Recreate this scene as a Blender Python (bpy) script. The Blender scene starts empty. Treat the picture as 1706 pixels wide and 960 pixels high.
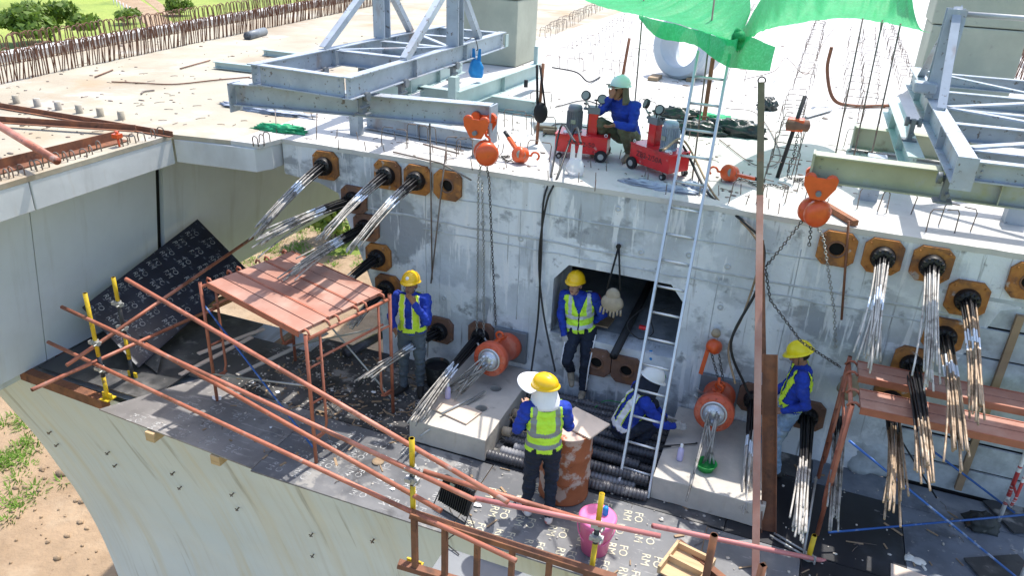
import bpy, bmesh, math, random
import numpy as np
from mathutils import Vector, Matrix, noise
from math import sin, cos, pi, radians, sqrt
random.seed(7)
S = bpy.context.scene
COL = S.collection
# ------------------------------------------------------------------ camera
CZ, FPX, IW, IH = 5.65, 1284.24, 1706.0, 960.0
YAW, PITCH, ROLL = radians(-20.563), radians(25.326), radians(-2.532)
def cam_axes():
    f = Vector((sin(YAW)*cos(PITCH), cos(YAW)*cos(PITCH), -sin(PITCH)))
    r = Vector((cos(YAW), -sin(YAW), 0)); d = f.cross(r)
    c, s = cos(ROLL), sin(ROLL)
    return c*r+s*d, -s*r+c*d, f
CR, CD, CF = cam_axes()
cam = bpy.data.cameras.new('camera'); camo = bpy.data.objects.new('camera', cam); COL.objects.link(camo)
camo.matrix_world = Matrix(((CR.x, -CD.x, -CF.x, 0), (CR.y, -CD.y, -CF.y, 0), (CR.z, -CD.z, -CF.z, CZ), (0, 0, 0, 1)))
cam.sensor_width = 36; cam.lens = 36*FPX/IW; cam.clip_end = 3000; cam.clip_start = .1
S.camera = camo
# ------------------------------------------------------------------ sky, sun, exposure
SUN = Vector((.10, .423, .90)).normalized()          # towards the sun
w = bpy.data.worlds.new('World'); S.world = w; w.use_nodes = True
nt = w.node_tree; sky = nt.nodes.new('ShaderNodeTexSky'); sky.sky_type = 'NISHITA'; sky.sun_disc = False
sky.sun_elevation = math.asin(SUN.z); sky.sun_rotation = math.atan2(SUN.x, SUN.y)
sky.dust_density = 2.0; sky.air_density = 1.0
bg = nt.nodes['Background']; bg.inputs[1].default_value = .15; nt.links.new(sky.outputs[0], bg.inputs[0])
sl = bpy.data.lights.new('sun', 'SUN'); sl.energy = 2.7; sl.angle = radians(.53); sl.color = (1, .95, .88)
so = bpy.data.objects.new('sun', sl); COL.objects.link(so); so.rotation_euler = SUN.to_track_quat('Z', 'Y').to_euler(); so.location = (0, 0, 40)
S.view_settings.view_transform = 'Standard'; S.view_settings.look = 'None'
S.view_settings.exposure = 1.2; S.view_settings.gamma = 1
S.cycles.max_bounces = 8; S.cycles.diffuse_bounces = 4
# ------------------------------------------------------------------ picture point -> place on a known plane
def ray(x, y): return CF + (x-IW/2)/FPX*CR + (y-IH/2)/FPX*CD
C0 = Vector((0, 0, CZ))
def pz(x, y, z=0.): a = ray(x, y); return C0 + a*((z-CZ)/a.z)
def py(x, y, Y): a = ray(x, y); return C0 + a*(Y/a.y)
def px(x, y, X): a = ray(x, y); return C0 + a*(X/a.x)
def pv(x, y, A, B):                                  # on the upright plane through ground points A, B
    A = Vector(A[:2]); B = Vector(B[:2]); n = Vector((-(B-A).y, (B-A).x)); a = ray(x, y)
    return C0 + a*(n.dot(A)/(n.x*a.x+n.y*a.y))
V = Vector
def rr(a, b): return random.uniform(a, b)
# ------------------------------------------------------------------ mesh helpers
def frame(d, up=(0, 0, 1)):
    d = V(d).normalized(); up = V(up)
    if abs(d.dot(up.normalized())) > .98: up = V((0, 1, 0)) if abs(d.y) < .9 else V((1, 0, 0))
    x = d.cross(up).normalized(); return x, x.cross(d).normalized()*1.0, d
class MB:
    def __init__(s): s.v = []; s.f = []; s.m = []; s.s = []
    def add(s, vs, fs, m=0, sm=False):
        o = len(s.v); s.v += [V(p) for p in vs]
        for f in fs: s.f.append([i+o for i in f]); s.m.append(m); s.s.append(sm)
        return s
    def box(s, c, d, R=None, m=0):
        c = V(c); h = V(d)/2; vs = []
        for z in (-1, 1):
            for y in (-1, 1):
                for x in (-1, 1):
                    p = V((x*h.x, y*h.y, z*h.z)); vs.append(c + (R @ p if R else p))
        return s.add(vs, [(0, 2, 3, 1), (4, 5, 7, 6), (0, 1, 5, 4), (2, 6, 7, 3), (0, 4, 6, 2), (1, 3, 7, 5)], m)
    def lim(s, a, b, m=0): a = V(a); b = V(b); return s.box((a+b)/2, b-a, None, m)
    def bar(s, p, q, w_, h_, up=(0, 0, 1), m=0):
        p = V(p); q = V(q); x, y, d = frame(q-p, up)
        R = Matrix((x, d, y)).transposed(); return s.box((p+q)/2, (w_, (q-p).length, h_), R, m)
    def sect(s, p, q, poly, up=(0, 0, 1), m=0, closed=True):
        p = V(p); q = V(q); x, y, d = frame(q-p, up); n = len(poly)
        vs = [p+x*a+y*b for a, b in poly]+[q+x*a+y*b for a, b in poly]
        fs = [(i, (i+1) % n, n+(i+1) % n, n+i) for i in range(n)]+[tuple(range(n))[::-1], tuple(range(n, 2*n))]
        return s.add(vs, fs, m)
    def ibeam(s, p, q, w_, h_, t=.014, up=(0, 0, 1), m=0):
        a, b = w_/2, h_/2
        s.sect(p, q, [(-a, b-t), (a, b-t), (a, b), (-a, b)], up, m)
        s.sect(p, q, [(-a, -b), (a, -b), (a, -b+t), (-a, -b+t)], up, m)
        return s.sect(p, q, [(-t*.4, -b+t), (t*.4, -b+t), (t*.4, b-t), (-t*.4, b-t)], up, m)
    def tube(s, pts, r, n=8, cap=True, m=0, ms=None, sm=True):
        pts = [V(p) for p in pts]; k = len(pts); rs = r if isinstance(r, (list, tuple)) else [r]*k
        vs = []; x0 = None
        for i, p in enumerate(pts):
            d = (pts[min(i+1, k-1)]-pts[max(i-1, 0)])
            if d.length < 1e-9: d = V((0, 0, 1))
            d.normalize()
            if x0 is None: x0 = frame(d)[0]
            x0 = (x0-d*x0.dot(d)); x0 = x0.normalized() if x0.length > 1e-6 else frame(d)[0]
            y0 = d.cross(x0)
            for j in range(n):
                a = 2*pi*j/n; vs.append(p+x0*cos(a)*rs[i]+y0*sin(a)*rs[i])
        o = len(s.v); s.v += vs
        for i in range(k-1):
            for j in range(n):
                s.f.append([o+i*n+j, o+i*n+(j+1) % n, o+(i+1)*n+(j+1) % n, o+(i+1)*n+j]); s.m.append(ms[i] if ms else m); s.s.append(sm)
        if cap:
            s.f.append([o+j for j in range(n)][::-1]); s.m.append(ms[0] if ms else m); s.s.append(False)
            s.f.append([o+(k-1)*n+j for j in range(n)]); s.m.append(ms[-1] if ms else m); s.s.append(False)
        return s
    def pipe(s, p, q, r, t=.005, n=12, m=0):           # open hollow tube
        p = V(p); q = V(q); d = (q-p).normalized(); e = .12
        return s.tube([p+d*e, p, p, q, q, q-d*e], [r-t, r-t, r, r, r-t, r-t], n, False, m)
    def lathe(s, prof, o=(0, 0, 0), ax=(0, 0, 1), n=20, m=0, sm=True, cap=True):
        o = V(o); x, y, d = frame(ax); vs = []
        for r, h in prof:
            for j in range(n): a = 2*pi*j/n; vs.append(o+d*h+x*cos(a)*r+y*sin(a)*r)
        fs = [(i*n+j, i*n+(j+1) % n, (i+1)*n+(j+1) % n, (i+1)*n+j) for i in range(len(prof)-1) for j in range(n)]
        b = len(s.f); s.add(vs, fs, m, sm)
        if cap: s.add(vs[:n], [tuple(range(n))[::-1]], m); s.add(vs[-n:], [tuple(range(n))], m)
        return s
    def ell(s, c, r, R=None, n=12, m=0):
        c = V(c); vs = []; k = n//2+1
        for i in range(k+1):
            t = pi*i/k
            for j in range(n):
                a = 2*pi*j/n; p = V((sin(t)*cos(a)*r[0], sin(t)*sin(a)*r[1], cos(t)*r[2])); vs.append(c+(R @ p if R else p))
        return s.add(vs, [(i*n+j, (i+1)*n+j, (i+1)*n+(j+1) % n, i*n+(j+1) % n) for i in range(k) for j in range(n)], m, True)
    def prism(s, outer, o, u, v, n, depth, holes=(), m=0):
        """polygon (u,v) with holes, extruded along n by depth"""
        o = V(o); u = V(u); v = V(v); n = V(n); bm = bmesh.new(); es = []
        for lp in [outer]+list(holes):
            vs = [bm.verts.new((a, b, 0)) for a, b in lp]
            es += [bm.edges.new((vs[i], vs[(i+1) % len(vs)])) for i in range(len(vs))]
        if holes: bmesh.ops.triangle_fill(bm, edges=es, use_beauty=True, use_dissolve=False)
        else: bm.faces.new([x for x in bm.verts])
        bm.verts.index_update(); pts = [x.co.copy() for x in bm.verts]; fs = [[x.index for x in f.verts] for f in bm.faces]
        bes = [(lp0+i, lp0+(i+1) % len(lp)) for lp0, lp in zip(np.cumsum([0]+[len(outer)]+[len(h) for h in holes])[:-1].tolist(), [outer]+list(holes)) for i in range(len(lp))]
        bm.free(); k = len(pts)
        A = [o+u*p.x+v*p.y for p in pts]; B = [a+n*depth for a in A]
        return s.add(A+B, [f[::-1] for f in fs]+[[i+k for i in f] for f in fs]+[[a, b, b+k, a+k] for a, b in bes], m)
    def grid(s, P, m=0, sm=True, th=0):
        """P[i][j] points"""
        a = len(P); b = len(P[0]); vs = [p for row in P for p in row]
        return s.add(vs, [(i*b+j, i*b+j+1, (i+1)*b+j+1, (i+1)*b+j) for i in range(a-1) for j in range(b-1)], m, sm)
    def build(s, name, mats, parent=None, local=False, bevel=0, solid=0, fixn=True):
        o = V((0, 0, 0)) if (local or parent is None) else wloc(parent)
        me = bpy.data.meshes.new(name); me.from_pydata([tuple(p-o) for p in s.v], [], s.f)
        mats = mats if isinstance(mats, (list, tuple)) else [mats]
        for mm in mats: me.materials.append(mm)
        me.polygons.foreach_set('material_index', s.m); me.polygons.foreach_set('use_smooth', s.s)
        if fixn:
            bm = bmesh.new(); bm.from_mesh(me); bmesh.ops.recalc_face_normals(bm, faces=bm.faces); bm.to_mesh(me); bm.free()
        me.update(); return mkobj(name, me, parent, bevel, solid)
def wloc(o):
    p = V((0, 0, 0))
    while o is not None: p = p+o.location; o = o.parent
    return p
def mkobj(name, me, parent=None, bevel=0, solid=0):
    ob = bpy.data.objects.new(name, me); COL.objects.link(ob); ob.parent = parent
    if bevel:
        b = ob.modifiers.new('b', 'BEVEL'); b.width = bevel; b.segments = 2; b.limit_method = 'ANGLE'; b.angle_limit = radians(50)
    if solid:
        b = ob.modifiers.new('s', 'SOLIDIFY'); b.thickness = solid; b.offset = 0
    return ob
def tag(o, label=None, cat=None, group=None, kind=None):
    if label: o['label'] = label
    if cat: o['category'] = cat
    if group: o['group'] = group
    if kind: o['kind'] = kind
    return o
def thing(name, loc, label, cat, group=None, rz=0):
    o = bpy.data.objects.new(name, None); COL.objects.link(o); o.location = loc; o.rotation_euler.z = rz; o.empty_display_size = .1
    return tag(o, label, cat, group)
def copy_tree(o, parent=None):
    c = o.copy(); COL.objects.link(c); c.parent = parent
    for ch in list(o.children): copy_tree(ch, c)
    return c
def catenary(a, b, sag, n=14, side=(0, 0, 0)):
    a = V(a); b = V(b); return [a.lerp(b, i/n)+V((0, 0, -sag))*4*(i/n)*(1-i/n)+V(side)*sin(pi*i/n) for i in range(n+1)]
def spline(pts, k=8):
    P = [V(p) for p in pts]; P = [P[0]*2-P[1]]+P+[P[-1]*2-P[-2]]; out = []
    for i in range(1, len(P)-2):
        for j in range(k):
            t = j/k; a, b, c, d = P[i-1:i+3]
            out.append(.5*((2*b)+(c-a)*t+(2*a-5*b+4*c-d)*t*t+(3*b-a-3*c+d)*t**3))
    return out+[P[-2]]
# ------------------------------------------------------------------ materials
def mat(name, col, rough=.6, metal=0, layers=(), bump=None, vary=.12, vscale=3, stretch=(1, 1, 1), spec=.4, trans=0, alpha=None, coat=0):
    """layers: (colour, scale, lo, hi, opacity, stretch)"""
    m = bpy.data.materials.new(name); m.use_nodes = True; t = m.node_tree; N = t.nodes; L = t.links
    b = N['Principled BSDF']; b.inputs['Roughness'].default_value = rough; b.inputs['Metallic'].default_value = metal
    b.inputs['Specular IOR Level'].default_value = spec
    if coat: b.inputs['Coat Weight'].default_value = coat
    tc = N.new('ShaderNodeTexCoord'); oi = N.new('ShaderNodeObjectInfo'); va = N.new('ShaderNodeVectorMath'); va.operation = 'ADD'; L.new(tc.outputs['Object'], va.inputs[0]); L.new(oi.outputs['Location'], va.inputs[1])
    def nz(scale, st, det=6, ro=.6):
        mp = N.new('ShaderNodeMapping'); mp.inputs['Scale'].default_value = st; L.new(va.outputs[0], mp.inputs[0])
        mp.inputs['Location'].default_value = (random.random()*20, random.random()*20, random.random()*20)
        n = N.new('ShaderNodeTexNoise'); n.inputs['Scale'].default_value = scale; n.inputs['Detail'].default_value = det; n.inputs['Roughness'].default_value = ro
        L.new(mp.outputs[0], n.inputs[0]); return n.outputs[0]
    def mix(fac, a, c):
        x = N.new('ShaderNodeMix'); x.data_type = 'RGBA'; L.new(fac, x.inputs[0])
        for i, q in ((6, a), (7, c)):
            if isinstance(q, (tuple, list)): x.inputs[i].default_value = (*q[:3], 1)
            else: L.new(q, x.inputs[i])
        return x.outputs[2]
    def rng(v, lo, hi, op):
        r = N.new('ShaderNodeMapRange'); r.inputs[1].default_value = lo; r.inputs[2].default_value = hi; r.inputs[4].default_value = op
        L.new(v, r.inputs[0]); return r.outputs[0]
    c = mix(rng(nz(vscale, stretch), .3, .7, 1), [x*(1-vary) for x in col], [min(1, x*(1+vary)) for x in col])
    for ly in layers:
        lc, sc, lo, hi, op = ly[:5]; st = ly[5] if len(ly) > 5 else (1, 1, 1)
        c = mix(rng(nz(sc, st), lo, hi, op), c, lc)
    L.new(c, b.inputs['Base Color'])
    if bump:
        bn = N.new('ShaderNodeBump'); bn.inputs['Strength'].default_value = bump[1]; bn.inputs['Distance'].default_value = bump[2] if len(bump) > 2 else .02
        L.new(nz(bump[0], (1, 1, 1), 8), bn.inputs['Height']); L.new(bn.outputs[0], b.inputs['Normal'])
    if trans:
        tr = N.new('ShaderNodeBsdfTranslucent'); L.new(c, tr.inputs[0]); ms = N.new('ShaderNodeMixShader'); ms.inputs[0].default_value = trans
        L.new(b.outputs[0], ms.inputs[1]); L.new(tr.outputs[0], ms.inputs[2]); out = ms.outputs[0]
        L.new(out, N['Material Output'].inputs[0])
    else: out = b.outputs[0]
    if alpha is not None:
        tp = N.new('ShaderNodeBsdfTransparent'); ms = N.new('ShaderNodeMixShader')
        if isinstance(alpha, tuple): L.new(rng(nz(alpha[0], (1, 1, 1)), alpha[1], alpha[2], 1), ms.inputs[0])
        else: ms.inputs[0].default_value = alpha
        L.new(tp.outputs[0], ms.inputs[1]); L.new(out, ms.inputs[2]); L.new(ms.outputs[0], N['Material Output'].inputs[0])
    return m
RUST = (.16, .06, .03)
m_face = mat('diaphragm_concrete', (.51, .545, .58), .85, vary=.2, vscale=1.6, bump=(14, .6, .02), layers=(
    ((.36, .39, .42), .42, .54, .57, .6), ((.70, .73, .76), 1.1, .49, .54, .85), ((.26, .28, .30), .8, .555, .59, .8, (1, 1, 1.6)), ((.72, .75, .78), .6, .54, .66, .6, (1, 1, .6)), ((.74, .75, .76), 2.2, .56, .61, .75, (4, 1, .45)), ((.34, .33, .30), .55, .58, .66, .5),
    ((.17, .18, .19), 5, .62, .70, .75), ((.30, .27, .22), 1.6, .60, .74, .6, (2.5, 1, .25)), ((.14, .135, .13), 2.6, .61, .70, .7, (6, 1, .3)), ((.10, .10, .10), 26, .69, .75, .8)))
m_deck = mat('deck_concrete', (.37, .34, .265), .9, vary=.12, vscale=.8, bump=(9, .35, .02), layers=(
    ((.29, .23, .165), .35, .46, .62, .7), ((.33, .21, .10), .45, .56, .70, .6), ((.44, .41, .37), .9, .56, .66, .6), ((.30, .27, .24), 3.5, .70, .76, .55), ((.14, .13, .12), 7, .74, .78, .6)))
m_deckw = mat('fresh_deck_concrete', (.52, .51, .49), .9, vary=.07, vscale=1.2, bump=(10, .4, .02), layers=(
    ((.40, .385, .36), .7, .5, .66, .6), ((.30, .28, .25), 2.2, .62, .72, .5), ((.22, .20, .18), 5, .68, .74, .5), ((.2, .19, .18), 16, .68, .74, .5), ((.36, .31, .24), .35, .58, .7, .4)))
m_wall = mat('web_concrete', (.57, .62, .68), .8, vary=.08, vscale=.9, bump=(6, .15, .01), layers=(
    ((.64, .70, .77), .6, .45, .65, .7), ((.38, .385, .38), 1.4, .55, .75, .45, (1, 3, .25)), ((.16, .16, .16), 30, .72, .77, .5), ((.38, .34, .26), 1.2, .62, .8, .35, (1, 3, .2))))
m_lip = mat('edge_concrete', (.56, .575, .57), .8, vary=.1, vscale=1.5, bump=(8, .2, .01), layers=(
    ((.36, .36, .34), 1.6, .55, .72, .5, (1, 3, .4)), ((.42, .34, .24), 1.5, .62, .78, .4, (1, 3, .4)), ((.15, .15, .15), 25, .71, .77, .5)))
m_pier = mat('pier_concrete', (.60, .645, .68), .75, vary=.07, vscale=.7, bump=(5, .12, .01), layers=(
    ((.56, .64, .72), .45, .45, .62, .8), ((.44, .44, .42), 3.2, .54, .72, .35, (3, .1, .10)), ((.58, .52, .38), 1.2, .53, .70, .45, (2.2, .25, .16)), ((.30, .30, .28), 1.9, .60, .70, .7, (2.6, .25, .14)), ((.20, .20, .20), 24, .73, .78, .4)))
m_ped = mat('pedestal_concrete', (.50, .46, .40), .85, vary=.12, vscale=3, bump=(12, .3, .02), layers=(
    ((.38, .36, .33), 2, .5, .65, .6), ((.22, .20, .17), 5, .64, .74, .6), ((.3, .22, .14), 2.5, .64, .74, .4, (3, 3, .5))))
m_col = mat('column_concrete', (.36, .375, .30), .85, vary=.12, vscale=1.5, bump=(9, .25, .02), layers=(
    ((.30, .33, .27), 1.2, .52, .68, .7), ((.22, .22, .2), 5, .66, .74, .5)))
m_white = mat('white_concrete_ring', (.46, .51, .56), .6, vary=.05, bump=(9, .15, .01), layers=(((.55, .6, .64), 2, .55, .7, .5),))
m_joint = mat('mortar_ridge', (.45, .47, .49), .9, vary=.2, vscale=8, bump=(30, .5, .01))
m_steel = mat('grey_blue_steel_paint', (.33, .375, .43), .5, .1, vary=.16, vscale=3, bump=(20, .1, .004), layers=(
    ((.46, .52, .58), 1.2, .5, .7, .6), ((.30, .23, .18), .9, .57, .68, .45), ((.10, .07, .05), 16, .61, .66, .8), ((.24, .15, .10), 2.2, .60, .70, .55, (1, 1, .4)), ((.52, .52, .50), 6, .64, .70, .6)))
m_steelg = mat('grey_green_steel_paint', (.38, .48, .47), .45, .1, vary=.1, vscale=3, bump=(20, .1, .004), layers=(
    ((.50, .60, .58), 1.3, .5, .7, .5), ((.12, .08, .05), 18, .67, .71, .8), ((.28, .16, .10), 2.2, .64, .74, .6)))
m_steelo = mat('olive_steel_paint', (.36, .38, .28), .5, .1, vary=.15, vscale=2, bump=(20, .1, .004), layers=(
    ((.38, .43, .50), 1.4, .56, .62, .7), ((.16, .12, .08), 2.2, .62, .70, .6), ((.09, .06, .04), 18, .68, .72, .8)))
m_redox = mat('red_oxide_paint', (.36, .12, .07), .55, .05, vary=.18, vscale=5, bump=(30, .2, .004), layers=(
    ((.46, .20, .13), 3, .5, .64, .6), ((.14, .06, .04), 6, .62, .70, .7), ((.45, .40, .36), 14, .69, .73, .5)))
m_pipe = mat('salmon_pipe_paint', (.42, .145, .09), .5, .05, vary=.16, vscale=4, bump=(30, .15, .003), layers=(
    ((.54, .25, .18), 2.5, .5, .62, .6), ((.20, .075, .045), 1.6, .54, .60, .75), ((.42, .37, .33), 5, .62, .67, .6), ((.10, .06, .045), 16, .64, .69, .7)))
m_pink = mat('faded_pink_pipe_paint', (.48, .18, .17), .5, .05, vary=.12, vscale=4, bump=(30, .15, .003), layers=(((.30, .10, .08), 3, .6, .7, .6),))
m_plank = mat('worn_red_plank', (.36, .175, .125), .6, .1, vary=.12, vscale=2, bump=(18, .2, .004), layers=(
    ((.47, .31, .245), 1.5, .45, .62, .7), ((.28, .11, .07), 2.6, .58, .70, .6), ((.25, .18, .15), 11, .66, .72, .5)))
m_brown = mat('rusty_brown_steel', (.19, .085, .05), .75, .2, vary=.25, vscale=6, bump=(26, .4, .006), layers=(
    ((.32, .13, .06), 4, .5, .62, .7), ((.07, .04, .03), 5, .6, .68, .7)))
m_orangerust = mat('orange_rust_plate', (.40, .17, .045), .8, .1, vary=.2, vscale=9, bump=(40, .4, .006), layers=(
    ((.26, .09, .03), 6, .5, .66, .7), ((.13, .065, .04), 3.2, .50, .60, .7), ((.10, .06, .05), 8, .60, .70, .7), ((.44, .44, .43), 5, .62, .66, .65)))
m_darkrust = mat('dark_rust_plate', (.18, .10, .07), .85, .1, vary=.2, vscale=9, bump=(40, .4, .006), layers=(((.33, .14, .05), 5, .52, .66, .6), ((.4, .4, .4), 9, .66, .72, .5)))
m_rebar = mat('rusty_rebar', (.17, .085, .055), .8, .2, vary=.3, vscale=8, layers=(((.30, .25, .22), 5, .52, .7, .6),))
m_rebard = mat('grey_rebar', (.20, .17, .15), .75, .3, vary=.3, vscale=8, layers=(((.22, .10, .06), 6, .52, .7, .7),))
m_black = mat('black_grease', (.012, .012, .014), .45, vary=.3)
m_strand = mat('steel_strand', (.29, .275, .25), .55, .12, vary=.35, vscale=14, layers=(((.06, .05, .04), 9, .54, .62, .7), ((.52, .50, .47), 5, .55, .65, .6)))
m_strandr = mat('rusty_strand', (.34, .25, .17), .55, .4, vary=.3, vscale=14, layers=(((.12, .08, .05), 8, .55, .64, .7), ((.55, .46, .36), 5, .55, .66, .6)))
m_tape = mat('pale_tape', (.66, .72, .80), .5, vary=.1)
m_orange = mat('orange_enamel', (.62, .09, .02), .35, vary=.12, vscale=8, coat=.2, layers=(((.25, .06, .03), 7, .63, .70, .7),))
m_jack = mat('jack_orange_paint', (.56, .10, .045), .4, vary=.14, vscale=7, coat=.1, layers=(((.60, .24, .16), 4, .55, .65, .5), ((.12, .06, .05), 7, .64, .70, .8)))
m_red = mat('pump_red_enamel', (.58, .012, .018), .35, vary=.1, vscale=6, coat=.3, layers=(((.26, .02, .02), 4, .54, .66, .6), ((.08, .03, .03), 6, .62, .70, .7), ((.45, .36, .33), 14, .64, .69, .6)))
m_motor = mat('motor_grey_paint', (.16, .18, .20), .5, .1, vary=.12, layers=(((.09, .09, .09), 12, .6, .7, .6),))
m_motorb = mat('motor_blue_grey_paint', (.30, .35, .44), .5, .1, vary=.12, layers=(((.15, .15, .16), 12, .62, .7, .6),))
m_dark = mat('dark_plastic', (.02, .02, .022), .5, vary=.2)
m_rubber = mat('black_rubber', (.018, .018, .02), .75, vary=.3, layers=(((.12, .11, .10), 6, .56, .7, .5),))
m_corr = mat('black_corrugated_plastic', (.06, .06, .068), .38, vary=.3, spec=.5, layers=(((.24, .23, .22), 3, .50, .70, .5), ((.36, .34, .31), 11, .62, .70, .6)))
m_corrg = mat('dusty_corrugated_plastic', (.22, .22, .23), .6, vary=.3, layers=(((.08, .08, .08), 4, .52, .64, .6),))
m_plyl = mat('dusty_skylit_plywood', (.20, .19, .185), .42, vary=.3, vscale=1.1, spec=.5, bump=(24, .12, .003), layers=(((.34, .32, .30), .9, .44, .60, .75), ((.10, .10, .105), 1.7, .58, .66, .6), ((.42, .40, .38), 3, .60, .66, .6, (1, 7, 1)), ((.40, .38, .35), 12, .62, .70, .6)))  # grey dust, with the bright sky sheen put into the colour too
m_plyg = mat('dusty_blue_grey_sheet', (.15, .17, .20), .5, vary=.35, vscale=1.4, bump=(18, .3, .006), layers=(((.30, .32, .34), 1.2, .48, .62, .75), ((.06, .065, .075), 2.0, .56, .66, .7), ((.36, .36, .35), 10, .62, .70, .6)))
m_ply = mat('black_film_plywood', (.12, .123, .13), .34, vary=.3, vscale=1.2, spec=.5, bump=(24, .12, .003), layers=(
    ((.22, .222, .225), .9, .44, .64, .75), ((.32, .31, .29), 2.4, .58, .72, .6), ((.40, .38, .34), 1.7, .60, .64, .55), ((.36, .34, .31), 12, .62, .70, .6), ((.40, .39, .37), 3, .63, .68, .6, (1, 7, 1)), ((.03, .03, .032), 1.3, .60, .66, .6)))
m_plyd = mat('dirty_film_plywood', (.055, .056, .058), .40, vary=.35, vscale=1.5, spec=.45, bump=(20, .2, .004), layers=(
    ((.20, .19, .18), 1.1, .52, .66, .8), ((.38, .36, .33), 1.6, .62, .67, .75), ((.36, .34, .31), 9, .66, .71, .7), ((.015, .015, .016), 2.2, .58, .66, .6)))
m_plyw = mat('wet_black_plywood', (.022, .023, .027), .28, vary=.4, vscale=1.4, spec=.5, bump=(18, .15, .004), layers=(
    ((.09, .10, .12), .9, .54, .68, .6), ((.30, .29, .28), 9, .69, .73, .6)))
m_plyb = mat('blue_black_leaning_plywood', (.020, .024, .040), .40, vary=.3, spec=.5, bump=(24, .15, .003), layers=(
    ((.20, .23, .28), 1.3, .58, .66, .5), ((.30, .33, .38), 2.4, .62, .68, .6, (1, 6, 6)), ((.2, .22, .26), 9, .67, .72, .6)))
m_edge = mat('plywood_edge', (.20, .15, .10), .8, vary=.2)
m_stamp = mat('cream_stamp_ink', (.58, .54, .40), .6, vary=.15, alpha=(14, .24, .46))
m_stampg = mat('grey_stamp_ink', (.42, .42, .41), .6, vary=.1, alpha=(12, .33, .56))
m_wood = mat('new_timber', (.52, .36, .20), .7, vary=.15, vscale=2, stretch=(1, 8, 8), bump=(18, .2, .003), layers=(((.36, .22, .11), 3, .55, .7, .6, (1, 9, 9)),))
m_board = mat('pale_board', (.62, .50, .40), .7, vary=.1, layers=(((.42, .32, .24), 3, .58, .7, .5),))
m_oldwood = mat('old_timber', (.30, .21, .13), .85, vary=.25, vscale=3, bump=(20, .3, .004), layers=(((.45, .36, .24), 3, .55, .7, .6),))
m_alu = mat('dull_aluminium', (.58, .60, .62), .38, .7, vary=.1, layers=(((.35, .35, .36), 5, .6, .7, .5),))
m_galv = mat('galvanised_clamp', (.40, .41, .40), .5, .5, vary=.2, layers=(((.16, .10, .07), 12, .6, .7, .6),))
m_yellow = mat('yellow_post_paint', (.62, .42, .02), .5, vary=.12, vscale=9, layers=(((.12, .07, .03), 11, .62, .68, .8),))
m_postblk = mat('black_post_paint', (.04, .042, .05), .5, vary=.3, layers=(((.25, .22, .18), 9, .62, .7, .5),))
m_green = mat('green_shade_net', (.02, .44, .14), .6, vary=.12, vscale=14, trans=.5, alpha=.96, bump=(60, .5, .006), layers=(((.06, .56, .24), 40, .5, .6, .6), ((.015, .34, .10), 2.5, .5, .7, .5)))
m_greenp = mat('green_net_cloth', (.03, .40, .18), .6, vary=.2, vscale=10, trans=.2, bump=(30, .4, .006))
m_tarp = mat('black_plastic_sheet', (.022, .032, .030), .32, vary=.3, spec=.6, bump=(9, .7, .02))
m_rag = mat('grey_rag', (.34, .38, .46), .9, vary=.2, vscale=8, bump=(30, .5, .006), layers=(((.5, .54, .6), 5, .5, .6, .6),))
m_bagw = mat('white_plastic_bag', (.80, .80, .82), .35, vary=.05, trans=.35, bump=(12, .5, .01))
m_bagb = mat('blue_plastic_bag', (.03, .30, .68), .35, vary=.15, trans=.25, bump=(12, .5, .01))
m_canvas = mat('dirty_canvas', (.36, .30, .22), .9, vary=.25, vscale=8, bump=(25, .4, .006))
m_blackcloth = mat('black_cloth', (.016, .016, .018), .85, vary=.3, bump=(30, .4, .004))
m_drum = mat('rusty_painted_drum', (.34, .11, .045), .7, .1, vary=.2, vscale=5, bump=(25, .3, .006), layers=(
    ((.52, .42, .36), 3.2, .50, .54, .85), ((.15, .05, .03), 7, .60, .68, .8)))
m_bpink = mat('pink_plastic', (.80, .17, .36), .4, vary=.05, vscale=5)
m_bgreen = mat('green_plastic', (.02, .30, .06), .4, vary=.1)
m_bucket = mat('dirty_black_bucket', (.03, .035, .035), .6, vary=.4, layers=(((.28, .27, .24), 4, .56, .66, .7), ((.30, .14, .05), 6, .62, .7, .6)))
m_purple = mat('lilac_plastic', (.52, .48, .72), .4, vary=.06)
m_wplastic = mat('white_plastic', (.78, .79, .80), .4, vary=.05)
m_bluep = mat('blue_brace_paint', (.03, .10, .32), .45, .2, vary=.2, layers=(((.40, .45, .52), 8, .58, .66, .6),))
m_whitered = mat('red_white_pole', (.5, .06, .06), .5, vary=.1, layers=(((.75, .75, .75), 2.2, .5, .52, 1, (.1, .1, 2)),))
m_glass = mat('gauge_face', (.22, .25, .22), .2, vary=.03, spec=.6)
m_chain = mat('dark_chain', (.10, .095, .09), .45, .7, vary=.3)
m_zchain = mat('pale_chain', (.38, .38, .36), .4, .7, vary=.2)
m_hose = mat('black_hose', (.02, .02, .022), .5, vary=.3)
m_paint = mat('ink', (.10, .02, .02), .6, vary=.1)
m_void = mat('dark_hole', (.006, .006, .006), .9, vary=.1)
m_grass = mat('meadow_grass', (.20, .26, .045), .9, vary=.25, vscale=.05, bump=(1.5, .5, .2), layers=(
    ((.30, .34, .07), .035, .45, .6, .8), ((.13, .19, .035), .12, .52, .66, .8), ((.28, .24, .12), .10, .60, .72, .7), ((.12, .18, .03), 1.2, .52, .68, .6)))
m_dirt = mat('dry_soil', (.30, .21, .13), .95, vary=.2, vscale=.6, bump=(2.2, .9, .12), layers=(((.25, .17, .10), 1.2, .52, .66, .6), ((.40, .31, .21), .35, .5, .66, .6), ((.20, .13, .08), 6, .60, .7, .6)))
m_leaf = mat('leaf', (.14, .22, .035), .6, vary=.4, vscale=1.2, trans=.3, layers=(((.19, .26, .05), .9, .5, .62, .6),))
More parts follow.
